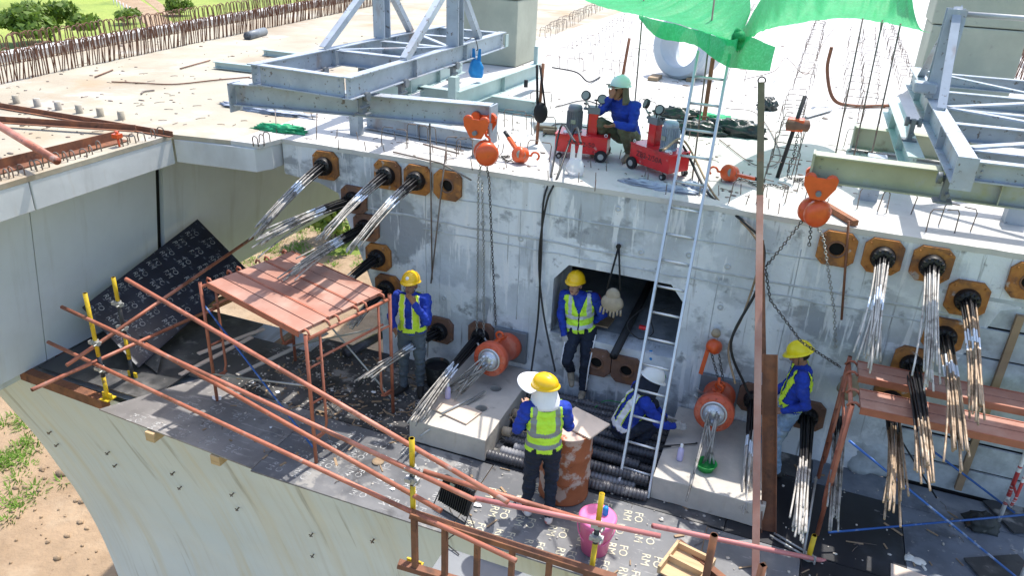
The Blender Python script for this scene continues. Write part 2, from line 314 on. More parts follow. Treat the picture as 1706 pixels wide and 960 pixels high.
m_bark = mat('bark', (.10, .075, .05), .9, vary=.3, bump=(20, .5, .01))
FY, DZ = 8.34, 2.93         # end face of the box girder and top of its deck
MX = -1.75                  # middle of the box
def mir(x): return 2*MX-x
m_darkolive = mat('dark_olive_steel', (.085, .08, .05), .7, .1, vary=.3, vscale=5, layers=(((.22, .10, .05), 4, .56, .66, .6),))
m_strandw = mat('bright_steel_strand', (.46, .43, .39), .55, .12, vary=.25, vscale=14, layers=(((.10, .08, .06), 9, .56, .64, .6), ((.66, .64, .6), 5, .55, .65, .6)))
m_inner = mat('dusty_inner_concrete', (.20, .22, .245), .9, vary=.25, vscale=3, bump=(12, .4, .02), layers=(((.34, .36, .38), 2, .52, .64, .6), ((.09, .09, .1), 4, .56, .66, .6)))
# ------------------------------------------------------------------ ground and far vegetation
GZ = -13.0
g = MB(); g.add([(-1500, -300, GZ), (1500, -300, GZ), (1500, 2500, GZ), (-1500, 2500, GZ)], [(0, 1, 2, 3)])
tag(g.build('ground', m_grass), kind='structure')
def blob(name, pts, z, mt):
    b = MB(); P = [V((p[0], p[1], z)) for p in pts]; b.add(P, [tuple(range(len(P)))]); return tag(b.build(name, mt), kind='structure')
ring = []
for i in range(60):
    a = 2*pi*i/60; r = 1+.22*noise.noise(V((cos(a)*2, sin(a)*2, 3)))+.06*sin(9*a)
    ring.append((-14+34*r*cos(a), 4+36*r*sin(a)))
blob('soil', ring, GZ+.03, m_dirt)
def track(name, pp, wd, z=GZ+.04):
    c = spline([pz(a, b, GZ) for a, b in pp], 8); L = []; R = []
    for i, p in enumerate(c):
        d = (c[min(i+1, len(c)-1)]-c[max(i-1, 0)]).normalized(); n = V((-d.y, d.x, 0)); k = 1+.2*noise.noise(p*.3)
        L.append(p+n*wd*k); R.append(p-n*wd*k)
    b = MB(); b.grid([[V((p.x, p.y, z)) for p in L], [V((p.x, p.y, z)) for p in R]]); return tag(b.build(name, m_dirt), kind='structure')
track('dirt_track', [(560, 335), (505, 395), (440, 460), (380, 540)], 2.0)
track('dirt_track', [(195, -12), (225, 8), (262, 36), (300, 70)], 2.4)
track('dirt_track', [(235, -12), (262, 8), (285, 26)], 1.2)
b = MB()                                              # plough clods and stones on the soil
for i in range(900):
    p = V((rr(-34, -8), rr(4, 20), GZ+.05)); s_ = abs(random.gauss(0, .07))+.02
    b.ell(p, (s_*rr(.8, 1.6), s_, s_*.7), None, 5)
tag(b.build('soil_clods', m_dirt), 'dry brown clods scattered over the ploughed soil', 'soil', kind='stuff')
b = MB()
def tuft(p, h, n):
    for _ in range(n):
        a = rr(0, 2*pi); q = p+V((cos(a), sin(a), 0))*rr(0, .35); l = V((cos(a), sin(a), 0))*rr(.1, .3); wv = V((-sin(a), cos(a), 0))*.03
        b.add([q-wv, q+wv, q+l+V((0, 0, h*rr(.6, 1.2)))], [(0, 1, 2)])
for (cx, cy, n, sp) in ((18, 770, 12, .5), (30, 752, 8, .4), (5, 708, 14, .6), (45, 825, 12, .5), (8, 780, 10, .4), (460, 395, 60, 2.2), (430, 420, 40, 1.6), (480, 375, 50, 2.5), (560, 410, 40, 2), (545, 380, 40, 2.4)):
    c = pz(cx, cy, GZ)
    for _ in range(n): tuft(c+V((random.gauss(0, sp), random.gauss(0, sp), 0)), rr(.10, .26), 26)
m_blade = mat('grass_blade', (.15, .27, .03), .7, vary=.3, vscale=1, trans=.3)
tag(b.build('grass_tufts', m_blade, fixn=False), 'bright green grass tufts growing by the dirt below the bridge', 'grass', kind='stuff')
def tree(name, base, h, rx, rz, label, nl=2600, leaf=.5, trunk=.25, group='trees and bushes in the fields'):
    base = V(base); t = thing(name, base, label, 'tree', group)
    tb = MB(); tb.tube([base, base+V((.1, 0, h*.45)), base+V((0, .1, h*.8))], [trunk, trunk*.7, trunk*.2], 7)
    cl = []
    for i in range(16):
        a = rr(0, 2*pi); u = rr(-.6, .9); k = sqrt(1-u*u)*rr(.45, .9); c = base+V((cos(a)*k*rx, sin(a)*k*rx, h-rz+u*rz*.75)); cl.append((c, rr(.28, .5)))
        tb.tube([base+V((0, 0, h*.3)), base.lerp(c, .6)+V((0, 0, h*.1)), c], [trunk*.4, trunk*.25, .03], 5)
    tb.build('trunk', m_bark, t)
    lb = MB()
    for i in range(nl):
        c, k = random.choice(cl); d = V((random.gauss(0, 1), random.gauss(0, 1), random.gauss(0, 1))).normalized()
        p = c+V((d.x*rx*k, d.y*rx*k, d.z*rz*k))*rr(.6, 1.05); u = V((rr(-1, 1), rr(-1, 1), rr(-1, 1))).normalized(); v = u.cross(d).normalized(); s_ = leaf*rr(.5, 1.1)
        lb.add([p-u*s_-v*s_*.4, p+v*s_*.5, p+u*s_-v*s_*.4, p-v*s_*.7], [(0, 1, 2, 3)])
    lb.build('crown', m_leaf, t, fixn=False); return t
tree('bushy_tree', pz(85, 74, GZ), 6.0, 5.4, 2.7, 'large bushy green tree beyond the rebar of the left deck edge', 5200, .55)
tree('field_tree', pz(182, -6, GZ), 6.5, 4.6, 3.2, 'dark tree standing alone far out in the meadow', 1800, .6)
tree('small_bush', pz(300, 26, GZ), 3.4, 2.6, 1.6, 'small bush showing just above the rebar near the dirt track', 900, .45)
tree('roadside_bush', pz(213, 40, GZ), 2.6, 2.4, 1.2, 'small low bush beside the near end of the dirt track', 700, .4)
tree('far_tree', pz(1702, 45, GZ), 9, 7, 4, 'green tree behind the concrete column at the top right', 2400, .9)
tree('green_shrub', pz(600, 400, GZ)+V((-1, -1, 0)), 4.2, 2.3, 1.9, 'dark green shrub below the deck seen between the strands', 1500, .3)
fp = None
for i in range(9):
    p = pz(190+i*5.6, 8+i*3.2, GZ)
    if fp is None:
        b = MB(); b.tube([p, p+V((.05, 0, 1.5))], .09, 6); fp = b.build('fence_post', m_wplastic); tag(fp, 'farthest pale fence post by the dirt track in the meadow', 'post', 'fence posts along the dirt track'); p0 = p
    else: o = fp.copy(); COL.objects.link(o); o.location = p-p0; o['label'] = ('', 'second', 'third', 'fourth', 'fifth', 'sixth', 'seventh', 'eighth', 'nearest and ninth')[i]+' pale fence post from the far end of the dirt track'
# ------------------------------------------------------------------ bridge decks
def ragged(x0, x1, y, n, a=.025):
    return [(x0+(x1-x0)*i/n, y+(noise.noise(V((i*.7, 3, 1)))*a if 0 < i < n else 0)) for i in range(n+1)]
def lin(y): return -12.45-.135*(y-8.9)
b = MB(); b.prism(ragged(-6.5, 3, FY-.012, 70)+[(3, 9.6), (5.7, 9.6), (5.7, 70), (-7, 70), (-7, 7.93), (-6.56, 7.96)], (0, 0, DZ-.06), (1, 0, 0), (0, 1, 0), (0, 0, 1), .06)
deck = tag(b.build('deck', m_deckw), kind='structure')
b = MB(); b.prism([(-7.84, 1.0), (-7.84, 7.8), (-7.003, 7.93), (-7.003, 70), (lin(70)-1.9, 70), (lin(30)-1.9, 30), (lin(1)-1.9, 1.0)], (0, 0, DZ-.06), (1, 0, 0), (0, 1, 0), (0, 0, 1), .06)
ldeck = tag(b.build('side_deck', m_deck), kind='structure')
# white kerb beyond the outer rebar row
b = MB()
for x0, x1, sgn in ((-1.85, -1.45, 1),):
    P = [[V((lin(y)+x0, y, DZ+.14)) for y in range(1, 60, 3)], [V((lin(y)+x1, y, DZ+.14)) for y in range(1, 60, 3)], [V((lin(y)+x1, y, DZ+.004)) for y in range(1, 60, 3)]]
    b.grid(P, 0, False)
tag(b.build('deck_kerb', m_deckw), kind='structure')
b = MB(); b.lim((4.6, 11, DZ+.004), (5.5, 60, DZ+.12)); tag(b.build('deck_kerb', m_deckw), kind='structure')
# the neighbouring girder on the left: edge beam, web with an open joint
t = thing('side_girder', (-9, 4, 0), 'smooth grey concrete girder side with overhanging deck edge on the left', 'girder')
b = MB(); b.prism([(-7.845, 2.53), (-7.845, DZ-.06), (-9.3, DZ-.06), (-9.3, 2.62)], (0, 5.66, 0), (1, 0, 0), (0, 0, 1), (0, -1, 0), 5.0); b.build('edge_beam', m_lip, t, bevel=.012)
b = MB(); b.prism([(-7.845, 2.53), (-7.845, DZ-.06), (-9.3, DZ-.06), (-9.3, 2.62)], (0, 5.675, 0), (1, 0, 0), (0, 0, 1), (0, 1, 0), 2.11); b.build('edge_beam', m_lip, t, bevel=.012)
b = MB(); b.prism([(-7.84, 7.80), (-6.63, 7.93), (-6.53, 8.15), (-6.53, 9.2), (-7.84, 9.2)], (0, 0, 2.55), (1, 0, 0), (0, 1, 0), (0, 0, 1), .318); b.build('cross_beam', m_lip, t, bevel=.012)
wp = [(-8.62, 2.6), (-9.05, 0), (-9.4, 0), (-9.4, 2.6)]
for y0, y1 in ((-1, 6.18), (6.195, 8.22), (8.36, 30)):
    b = MB(); b.prism(wp, (0, y0, 0), (1, 0, 0), (0, 0, 1), (0, 1, 0), y1-y0); b.build('web_panel', m_wall, t)
b = MB(); b.prism([(-8.70, 2.59), (-9.12, .01), (-9.4, .01), (-9.4, 2.59)], (0, 8.215, 0), (1, 0, 0), (0, 0, 1), (0, 1, 0), .15); b.build('joint_shade', m_void, t)  # black strip added in the open joint to stand for its shade
b = MB(); b.lim((-15, -1, -.3), (-9.41, 30, .2)); b.build('bottom_slab', m_wall, t)
b = MB(); b.lathe([(.06, 0), (.055, .16), (.03, .17)], px(180, 302, -8.62)+V((-.02, 0, .1)), (0, 0, -1), 12); b.build('drain_spout', m_wplastic, t)
# ------------------------------------------------------------------ main box girder: end diaphragm with anchor plates
left = [(-6.5, DZ-.062), (-6.5, 2.45), (-5.95, 2.40), (-5.66, 2.30), (-5.60, 2.1), (-5.45, 1.7), (-5.27, 1.25), (-5.12, .8), (-5.06, .3), (-5.05, -.6)]
outer = left+[(mir(x), z) for x, z in left[::-1]]
hole = [(-2.58, .93), (-.96, .93), (-.96, 1.68), (-1.14, 1.90), (-2.40, 1.90), (-2.58, 1.68)]
dia = thing('box_girder', (MX, FY, 0), 'weathered grey concrete end face of the box girder with a manhole', 'girder')
b = MB(); b.prism(outer, (0, FY, 0), (1, 0, 0), (0, 0, 1), (0, 1, 0), .8, [hole]); b.build('diaphragm', m_face, dia)
b = MB()
for s_ in (0, 1):
    w_ = [(-5.4, 2.4), (-4.9, 2.4), (-4.5, -.6), (-5.0, -.6)]
    if s_: w_ = [(mir(x), z) for x, z in w_]
    b.prism(w_, (0, FY+.8, 0), (1, 0, 0), (0, 0, 1), (0, 1, 0), 24)
b.build('web', m_wall, dia)
b = MB(); b.lim((-5, FY+.8, -.6), (1.5, FY+24, -.2)); b.lim((-5.4, FY+.802, DZ-.3), (1.9, FY+24, DZ-.065)); b.lim((-4.6, 13.5, -.2), (1, 13.6, 2.6)); b.build('inner_slab', m_wall, dia)
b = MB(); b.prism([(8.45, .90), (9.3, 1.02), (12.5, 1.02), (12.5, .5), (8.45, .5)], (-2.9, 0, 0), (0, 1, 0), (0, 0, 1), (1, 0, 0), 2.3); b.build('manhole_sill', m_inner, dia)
for (z, x0, x1, h) in ((2.16, -5.3, 1.75, .018), (2.02, -4.4, 1.7, .012), (2.50, -4.0, .6, .010)):   # ridges left between the form panels
    b = MB(); n = 60; top = []; bot = []
    for i in range(n+1):
        x = x0+(x1-x0)*i/n; a = noise.noise(V((x*3, z*9, 0)))*.02; k = h*(.7+.6*abs(noise.noise(V((x*9, z, 5)))))
        top.append(V((x, FY-.001, z+a+k))); bot.append(V((x, FY-.001, z+a-k)))
    midl = [(p+q)/2+V((0, -.014, 0)) for p, q in zip(top, bot)]; b.grid([top, midl, bot]); b.build('form_ridge', m_joint, dia)
for (x, z0, z1) in ((-4.36, .1, 2.5), (-3.05, 1.0, 2.5), (-.62, .7, 2.1), (.18, .2, 2.6), (-2.28, 1.95, 2.6)):
    b = MB(); b.tube([V((x+noise.noise(V((z, x, 0)))*.015, FY, z)) for z in np.linspace(z0, z1, 16)], .006, 4); b.build('form_ridge', m_joint, dia)
for (qx, qy) in ((805, 372), (1030, 348), (1148, 425), (740, 497), (1212, 444), (1200, 512), (868, 398), (1068, 420)):
    b = MB(); p = py(qx, qy, FY); b.lathe([(.035, -.005), (.035, .008), (.016, .009), (.015, -.02)], p, (0, -1, 0), 12); b.build('tie_hole', m_joint, dia)
PS = .19
octa = [(-PS, -PS*.62), (-PS*.62, -PS), (PS*.62, -PS), (PS, -PS*.62), (PS, PS*.62), (PS*.62, PS), (-PS*.62, PS), (-PS, PS*.62)]
circ = [(.075*cos(2*pi*i/20), .075*sin(2*pi*i/20)) for i in range(20)]
def plate_mesh(mt, full):
    b = MB(); b.prism(octa, (0, 0, 0), (1, 0, 0), (0, 0, 1), (0, -1, 0), .05, [circ])
    for sx in (-1, 1):
        for sz in (-1, 1): b.lathe([(.014, .05), (.014, .066), (.004, .067)], (sx*PS*.72, 0, sz*PS*.72), (0, -1, 0), 6)
    o = b.build('anchor_plate', mt, local=True, bevel=.006); c = MB()
    if full:
        c.lathe([(.12, .05), (.125, .075), (.112, .105), (.118, .115), (.10, .14), (.06, .142)], (0, 0, 0), (0, -1, 0), 20)
        for i in range(12): c.box((.098*cos(i*pi/6), -.14, .098*sin(i*pi/6)), (.022, .03, .022))
        k = c.build('anchor_collar', m_black, o, local=True)
    else:
        c.lathe([(.095, .05), (.095, .062), (.08, .064), (.078, .0)], (0, 0, 0), (0, -1, 0), 20, cap=False); k = c.build('anchor_sleeve', m_darkrust, o, local=True); c = MB(); c.lathe([(.077, .012), (.0, .013)], (0, 0, 0), (0, -1, 0), 20, cap=False); c.build('anchor_hole', m_void, o, local=True)
    return o
protoF = plate_mesh(m_orangerust, True); protoE = plate_mesh(m_orangerust, False); protoD = plate_mesh(m_darkrust, True); protoDE = plate_mesh(m_darkrust, False)
used = set()
def plate(x, z, proto=protoF, tilt=0, rz=0):
    o = proto if proto.name not in used else copy_tree(proto); used.add(proto.name)
    o.parent = dia; o.location = V((x, FY-.004, z))-wloc(dia); o.rotation_euler = (tilt, rr(-.03, .03), rz); return o
for x, z, pr in ((-5.81, 2.67, protoF), (-4.88, 2.68, protoF), (-4.45, 2.68, protoF), (-4.03, 2.67, protoE), (-5.40, 2.26, protoD), (-5.23, 1.90, protoD), (-5.06, 1.50, protoF), (-4.93, 1.07, protoF), (-4.13, .60, protoD), (-3.52, .66, protoD),
                 (.52, 2.68, protoE), (.97, 2.68, protoF), (1.43, 2.68, protoF), (2.31, 2.67, protoE), (1.83, 2.38, protoF), (1.73, 1.93, protoF), (1.52, 1.53, protoF), (1.42, 1.05, protoF), (.63, .60, protoD), (.02, .66, protoD), (-1.93, .66, protoDE), (-1.54, .64, protoDE)): plate(x, z, pr)
for pr in (protoF, protoE, protoD, protoDE):
    if pr.name not in used: bpy.data.objects.remove(pr)
# dark recesses chipped round the lower jack seats
for x in (-3.1, -.40):
    b = MB(); b.prism([(-.23, -.23), (.23, -.23), (.23, .23), (-.23, .23)], (x, FY-.012, .62), (1, 0, 0), (0, 0, 1), (0, -1, 0), .05); b.build('jack_seat', m_motor, dia, bevel=.01)
# ------------------------------------------------------------------ flared pier below
prof = [(5.97, -.13), (6.0, -.33), (6.08, -.57), (6.29, -1.13), (6.59, -1.94), (6.82, -2.71), (7.06, -3.57), (7.29, -4.77), (7.45, -6.4), (7.5, -8), (7.5, -13.2)]
prof = [tuple(p)[1:] for p in spline([(0, a, c) for a, c in prof], 5)]
poly = prof+[(8.5, -13.2), (8.5, -.13)]
t = thing('bridge_pier', (-3, 7, GZ), 'curved flaring concrete bridge pier with yellowish stains below the platform', 'pier')
b = MB(); xs = [-10.5, -10.4, -10.1, -8, -6, -4, -2, 0, 2, 4]
P = [[V((x, y+(.10 if i == 0 else .03 if i == 1 else 0), z)) for (y, z) in prof] for i, x in enumerate(xs)]
b.grid(P); b.add([P[0][i] for i in range(len(prof))]+[V((-10.5, 8.5, -13.2)), V((-10.5, 8.5, -.13))], [tuple(range(len(prof)+2))])
b.add([(-10.5, 6.07, -.13), (4, 5.97, -.13), (4, 8.5, -.13), (-10.5, 8.5, -.13)], [(0, 1, 2, 3)]); b.add([(-10.5, 8.5, -.13), (4, 8.5, -.13), (4, 8.5, -13.2), (-10.5, 8.5, -13.2)], [(0, 1, 2, 3)])
b.build('shaft', m_pier, t)
def on_pier(qx, qy):                                  # where a picture ray meets the pier profile
    for i in range(len(prof)-1):
        (y0, z0), (y1, z1) = prof[i], prof[i+1]
        for k in range(12):
            yy = y0+(y1-y0)*k/12; zz = z0+(z1-z0)*k/12; p = py(qx, qy, yy)
            if p.z > zz-.05 and p.z < zz+.09: return p
    return None
bolt = MB(); bolt.tube([(0, .05, 0), (0, -.05, -.01)], .011, 6); bolt.tube([(-.022, -.04, .012), (.035, -.045, -.005)], .008, 5); bolt = bolt.build('form_tie', m_rebard, t, local=True); first = True
for q in ((84, 720), (96, 741), (181, 754), (193, 775), (289, 788), (301, 812), (388, 823), (397, 847), (520, 890), (522, 925), (622, 900)):
    p = on_pier(*q)
    if p is None: continue
    o = bolt if first else bolt.copy()
    if not first: COL.objects.link(o); o.parent = t
    first = False; o.location = p-wloc(t)
# ------------------------------------------------------------------ working platform with stamped film-faced plywood
_txt = {}
def text_mesh(s_, size, align='CENTER', space=.95):
    k = (s_, size)
    if k not in _txt:
        c = bpy.data.curves.new('lettering', 'FONT'); c.body = s_; c.size = size; c.align_x = align; c.space_line = space; c.offset = 0; c.resolution_u = 2
        o = bpy.data.objects.new('lettering', c); COL.objects.link(o); dg = bpy.context.evaluated_depsgraph_get()
        me = bpy.data.meshes.new_from_object(o.evaluated_get(dg)); bpy.data.objects.remove(o); me.materials.clear(); _txt[k] = me
    return _txt[k]
def stamp(parent, loc, R, mt, size=.19):
    me = text_mesh('FO\nRM', size)
    key = ('st', mt.name, size)
    if key not in _txt: m2 = me.copy(); m2.materials.append(mt); _txt[key] = m2
    o = mkobj('printed_stamp', _txt[key], parent); o.location = loc; o.rotation_euler = R; return o
plat = thing('work_platform', (-2, 6.6, 0), 'hanging work platform floored with black film-faced plywood sheets', 'platform')
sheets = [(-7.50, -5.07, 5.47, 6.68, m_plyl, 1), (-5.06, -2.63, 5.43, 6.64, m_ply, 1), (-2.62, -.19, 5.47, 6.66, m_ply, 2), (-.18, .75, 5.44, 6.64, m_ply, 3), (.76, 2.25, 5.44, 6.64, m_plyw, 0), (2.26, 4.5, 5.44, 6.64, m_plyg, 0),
          (-7.1, -4.9, 6.70, 7.90, m_plyd, 3), (-4.89, -2.46, 6.66, 7.87, m_plyd, 3), (-2.45, -.02, 6.67, 7.89, m_plyd, 0), (-.01, 1.74, 6.65, 7.87, m_plyw, 0), (1.75, 4.5, 6.65, 7.87, m_plyg, 0),
          (-6.0, -4.0, 7.91, 8.33, m_plyd, 0), (-3.99, -1.6, 7.89, 8.33, m_plyd, 0), (-1.59, .8, 7.90, 8.33, m_plyd, 0), (.81, 4.5, 7.88, 8.33, m_plyg, 0),
          (-.9, 1.5, 4.2, 5.42, m_ply, 3), (1.51, 4.5, 4.2, 5.42, m_plyg, 0), (-9.02, -7.12, 6.02, 8.3, m_plyd, 0)]  # last dark sheet is added to cover the sunlit pier top
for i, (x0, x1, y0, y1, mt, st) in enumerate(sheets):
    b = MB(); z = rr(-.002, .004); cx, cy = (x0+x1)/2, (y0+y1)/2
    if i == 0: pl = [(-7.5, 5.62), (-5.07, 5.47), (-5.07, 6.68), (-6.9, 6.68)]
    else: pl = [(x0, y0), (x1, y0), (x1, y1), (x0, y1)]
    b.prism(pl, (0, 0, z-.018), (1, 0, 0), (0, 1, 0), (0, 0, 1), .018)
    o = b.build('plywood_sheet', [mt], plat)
    if st:
        mtS = m_stamp if st == 2 else m_stampg; sx_ = .33 if st == 2 else .36; nx = int((x1-x0)/sx_); ny = int((y1-y0)/.28)
        for a in range(nx):
            for c in range(ny):
                X = x0+.22+a*sx_+(c % 2)*.14; Y = y0+.18+c*.28
                if st == 3 and random.random() < .45: continue
                if X > x1-.12 or (i == 0 and X < -7.2+(Y-5.6)*.6+.25): continue
                if random.random() < .14: continue
                stamp(o, V((X+rr(-.02, .02), Y+rr(-.015, .015), z+.0035))-wloc(o), (0, 0, -pi/2+(.12 if st == 2 else 0)+rr(-.03, .03)), mtS, .125 if st == 2 else .115)
b = MB()                                              # bearers below
for x in np.arange(-6.6, 4.4, .8): b.lim((x-.05, 5.7, -.125), (x+.05, 8.3, -.022))
b.build('bearer', m_oldwood, plat)
for qx, qy in ((262, 722), (370, 760)):
    p = pz(qx, qy, -.10); b = MB(); b.lim((p.x-.065, p.y-.12, -.150), (p.x+.065, p.y+1.2, -.024)); b.build('timber_end', m_wood, plat, bevel=.004)
b = MB(); b.lim((-2.62, 4.0, -.16), (-.93, 5.40, -.145)); b.build('lower_sheet', mat('pale_grey_sheet', (.20, .215, .23), .4, vary=.1, spec=.5, layers=(((.2, .2, .2), 2, .55, .7, .5),)), plat)
b = MB(); b.lim((-2.5, 4.0, -.4), (4.5, 4.2, -.17)); b.lim((-2.5, 5.2, -.4), (4.5, 5.35, -.165)); b.build('steel_bearer', m_brown, plat)
for a, c in (((40, 622), (176, 672)), ((98, 592), (222, 634))):
    p = pz(*a, -.08); q = pz(*c, -.08); b = MB(); b.sect(p, q, [(-.06, -.07), (.06, -.07), (.06, .07), (-.06, .07)]); b.build('bracket_beam', m_brown, plat)
# loose dirt, mortar crumbs and paper on the floor
b = MB()
for i in range(1500):
    x = rr(-6.9, 4.2); y = rr(5.6, 8.25) if x < 0 else rr(4.6, 8.25); s_ = abs(random.gauss(0, .007))+.002
    if random.random() < .45: x = rr(-6.3, -3.7); y = rr(6.5, 8.2)
    b.ell((x, y, s_*.3+.004), (s_*rr(.7, 2), s_*rr(.7, 2), s_*.5), None, 5)
tag(b.build('mortar_crumbs', m_ped), 'pale mortar crumbs scattered over the platform floor', 'debris', kind='stuff')
b = MB()
for i in range(520):
    x = rr(-6.6, 4.0); y = rr(5.6, 8.2) if x < -.9 else rr(4.4, 8.2); a = rr(0, 2*pi); L = abs(random.gauss(0, .07))+.03; d = V((cos(a), sin(a), 0))*L; p = V((x, y, .010))
    if random.random() < .4: x = rr(-6.2, -3.8); y = rr(6.6, 8.2); p = V((x, y, .010))
    k = random.random()
    if k < .45: b.tube([p, p+d*.5+V((rr(-.02, .02), rr(-.02, .02), .006)), p+d], rr(.002, .005), 4, m=0)
    elif k < .94: b.box(p, (L, rr(.008, .03), rr(.004, .012)), Matrix.Rotation(a, 3, 'Z'), 1)
    else:
        q = [p+V((cos(t_)*L*rr(.12, .5), sin(t_)*L*rr(.12, .35), rr(0, .012))) for t_ in (0, 1.2, 2.5, 3.7, 5)]; b.add(q, [(0, 1, 2, 3, 4)], 2)
tag(b.build('floor_litter', [m_rebard, m_oldwood, m_wplastic], fixn=False), 'wire ends, wood chips and paper scraps strewn over the platform floor', 'debris', kind='stuff')
# ------------------------------------------------------------------ concrete pedestals under the jacks
def pedestal(x0, x1, y0, y1, h, holes, label):
    t = thing('concrete_pedestal', ((x0+x1)/2, (y0+y1)/2, 0), label, 'concrete block', 'concrete jacking pedestals')
    hs = [[(cx+r*cos(2*pi*i/18), cy+r*sin(2*pi*i/18)) for i in range(18)] for cx, cy, r in holes]
    n = 14; outer = [(x0+(x1-x0)*i/n, y0+noise.noise(V((i*.9, x0, 0)))*.012) for i in range(n+1)]+[(x1, y1), (x0, y1)]
    b = MB(); b.prism(outer, (0, 0, .006), (1, 0, 0), (0, 1, 0), (0, 0, 1), h-.006, hs); b.build('block', m_ped, t, bevel=.008)
    for cx, cy, r in holes:
        b = MB(); b.lathe([(r+.015, h+.001), (r+.012, h+.006), (r, h+.003)], (cx, cy, 0), (0, 0, 1), 18, cap=False); b.build('hole_rim', m_ped, t)
        b = MB(); b.lathe([(r*.99, .03), (.001, .031)], (cx, cy, 0), (0, 0, 1), 18, cap=False); b.build('hole_bottom', m_void, t)
    return t
hp = [pz(826, 648, .3), pz(802, 681, .3), pz(768, 636, .3)]
pedestal(-3.72, -2.74, 6.66, 8.32, .3, [(p.x, p.y, .075) for p in hp], 'low concrete pedestal with round black holes under the jack by the standing worker')
pedestal(-.84, .34, 6.84, 8.32, .3, [(.1, 7.6, .05)], 'low concrete pedestal carrying the green basin under the jack by the ladder')
# ------------------------------------------------------------------ concrete columns on the deck
def column(x0, x1, y0, y1, zs, label):
    t = thing('concrete_column', ((x0+x1)/2, (y0+y1)/2, DZ), label, 'column', 'square concrete columns on the deck')
    for z0, z1 in zip(zs[:-1], zs[1:]):
        j = rr(-.015, .015); b = MB(); b.lim((x0+j, y0-j, z0+.008), (x1+j, y1-j, z1-.008)); b.build('concrete_block', m_col, t, bevel=.02)
    return t
column(-7.2, -5.92, 15.4, 16.6, [DZ, 4.25, 5.6, 7.0], 'square column of stacked concrete blocks behind the left steel frame')
column(1.72, 3.25, 16.5, 17.8, [DZ, 4.30, 5.7, 7.2], 'square column of stacked concrete blocks behind the right steel frame')
# ------------------------------------------------------------------ rebar left standing in the decks
def ubar(w_, h_, r=.009, lean=0, n=5, foot=0):
    k = w_/2; P = [(-k, 0, -.03), (-k*1.02, 0, h_*.72)]+[(-k*cos(a), 0, h_-k*.9+k*.9*sin(a)) for a in np.linspace(.25, pi-.25, 6)]+[(k, 0, h_*.72), (k*1.02, 0, -.03)]
    b = MB(); b.tube([V((x, z*lean, z)) for x, y, z in P], r, n); return b
def gamma(w_, h_, r=.0065):                            # stirrup with a flat top and open middle
    b = MB(); k = w_/2
    b.tube([(-k, 0, -.02), (-k, 0, h_*.85), (-k*.85, 0, h_), (-.02, 0, h_*1.02)], r, 5); b.tube([(k, .02, -.02), (k, .02, h_*.85), (k*.85, .02, h_), (.02, .02, h_*.98)], r, 5); return b
def mesh_of(b, name, mt):
    o = b.build(name, mt); me = o.data; bpy.data.objects.remove(o); return me
loopM = [mesh_of(ubar(rr(.14, .18), rr(.50, .56), .010, rr(-.08, .08)), 'rebar_loop', m_rebar) for _ in range(6)]
stirM = [mesh_of(gamma(rr(.30, .36), rr(.22, .28)), 'stirrup', m_rebard) for _ in range(4)]
hookM = [mesh_of(ubar(.085, rr(.10, .14), .008), 'lifting_hook', m_rebard) for _ in range(3)]
pinM = mesh_of(MB().tube([(0, 0, -.02), (.01, 0, .12)], .006, 5), 'rebar_pin', m_rebard)
def put(me, name, parent, p, rz, tilt=0):
    o = mkobj(name, me, parent); o.location = V(p); o.rotation_euler = (tilt, rr(-.1, .1), rz); return o
for off, y0 in ((0, 7.2), (-1.25, 8.2)):
    for y in np.arange(y0, 22, .102): put(random.choice(loopM), 'rebar_loop', ldeck, (lin(y)+off+rr(-.03, .03), y+rr(-.02, .02), DZ), pi/2+.15+rr(-.2, .2), rr(-.06, .06)+(.1 if off == 0 else -.05))
b = MB()
for off in (0, -1.25):
    for y in np.arange(22, 62, .125):
        o = len(b.v); u = ubar(.17, .55, .012, rr(-.1, .1), 3); b.add([V((p.y+lin(y)+off, p.x+y, p.z+DZ)) for p in u.v], u.f)
tag(b.build('far_rebar_loops', m_rebar, ldeck), kind='stuff')
for x in (4.2, 5.05):
    for y in np.arange(15.5, 32, .22): put(random.choice(loopM), 'rebar_loop', deck, (x+rr(-.04, .04), y, DZ), rr(-.5, .5)+.6, .15+rr(-.12, .12))
b = MB()
for i in range(320):
    x = rr(4.7, 5.5); y = rr(15, 36); b.tube([(x, y, DZ+.1), (x+rr(-.1, .1), y+rr(-.1, .1), DZ+rr(.6, 1.0)), (x+rr(-.25, .1), y+rr(-.1, .1), DZ+rr(.75, 1.1))], .012, 4)
tag(b.build('parapet_rebar', m_rebar, deck), kind='stuff')
def row(a, c, step, name='stirrup', ms=stirM, rz=0, skip=.06):
    A = pz(*a, DZ); B = pz(*c, DZ); n = int((B-A).length/step)
    for i in range(n+1):
        if random.random() < skip: continue
        p = A.lerp(B, i/max(n, 1)); put(random.choice(ms), name, deck, p+V((rr(-.03, .03), rr(-.04, .04), 0)), rz+rr(-.15, .15), rr(-.12, .12))
row((1296, 305), (1320, 205), .34); row((1320, 200), (1366, 40), .42); row((1418, 200), (1424, 55), .8); row((1446, 205), (1448, 55), .8); row((1512, 150), (1474, 42), .36)
row((922, 112), (1046, 36), .6); row((958, 118), (1066, 48), .95); row((1010, 134), (1075, 92), .9); row((898, 66), (1010, 8), .3); row((1240, 60), (1262, 14), .7)
for q in ((655, 246), (695, 236), (712, 238), (780, 262), (858, 214), (872, 220), (895, 268), (905, 225), (1452, 352), (1490, 355), (1567, 388), (1590, 380), (1285, 334), (1240, 340), (1018, 120), (1130, 232), (765, 262), (1075, 190), (1425, 245), (900, 180), (1335, 300), (1225, 135), (1160, 222)):
    put(random.choice(stirM), 'stirrup', deck, pz(*q, DZ), rr(-.4, .4), rr(-.15, .15))
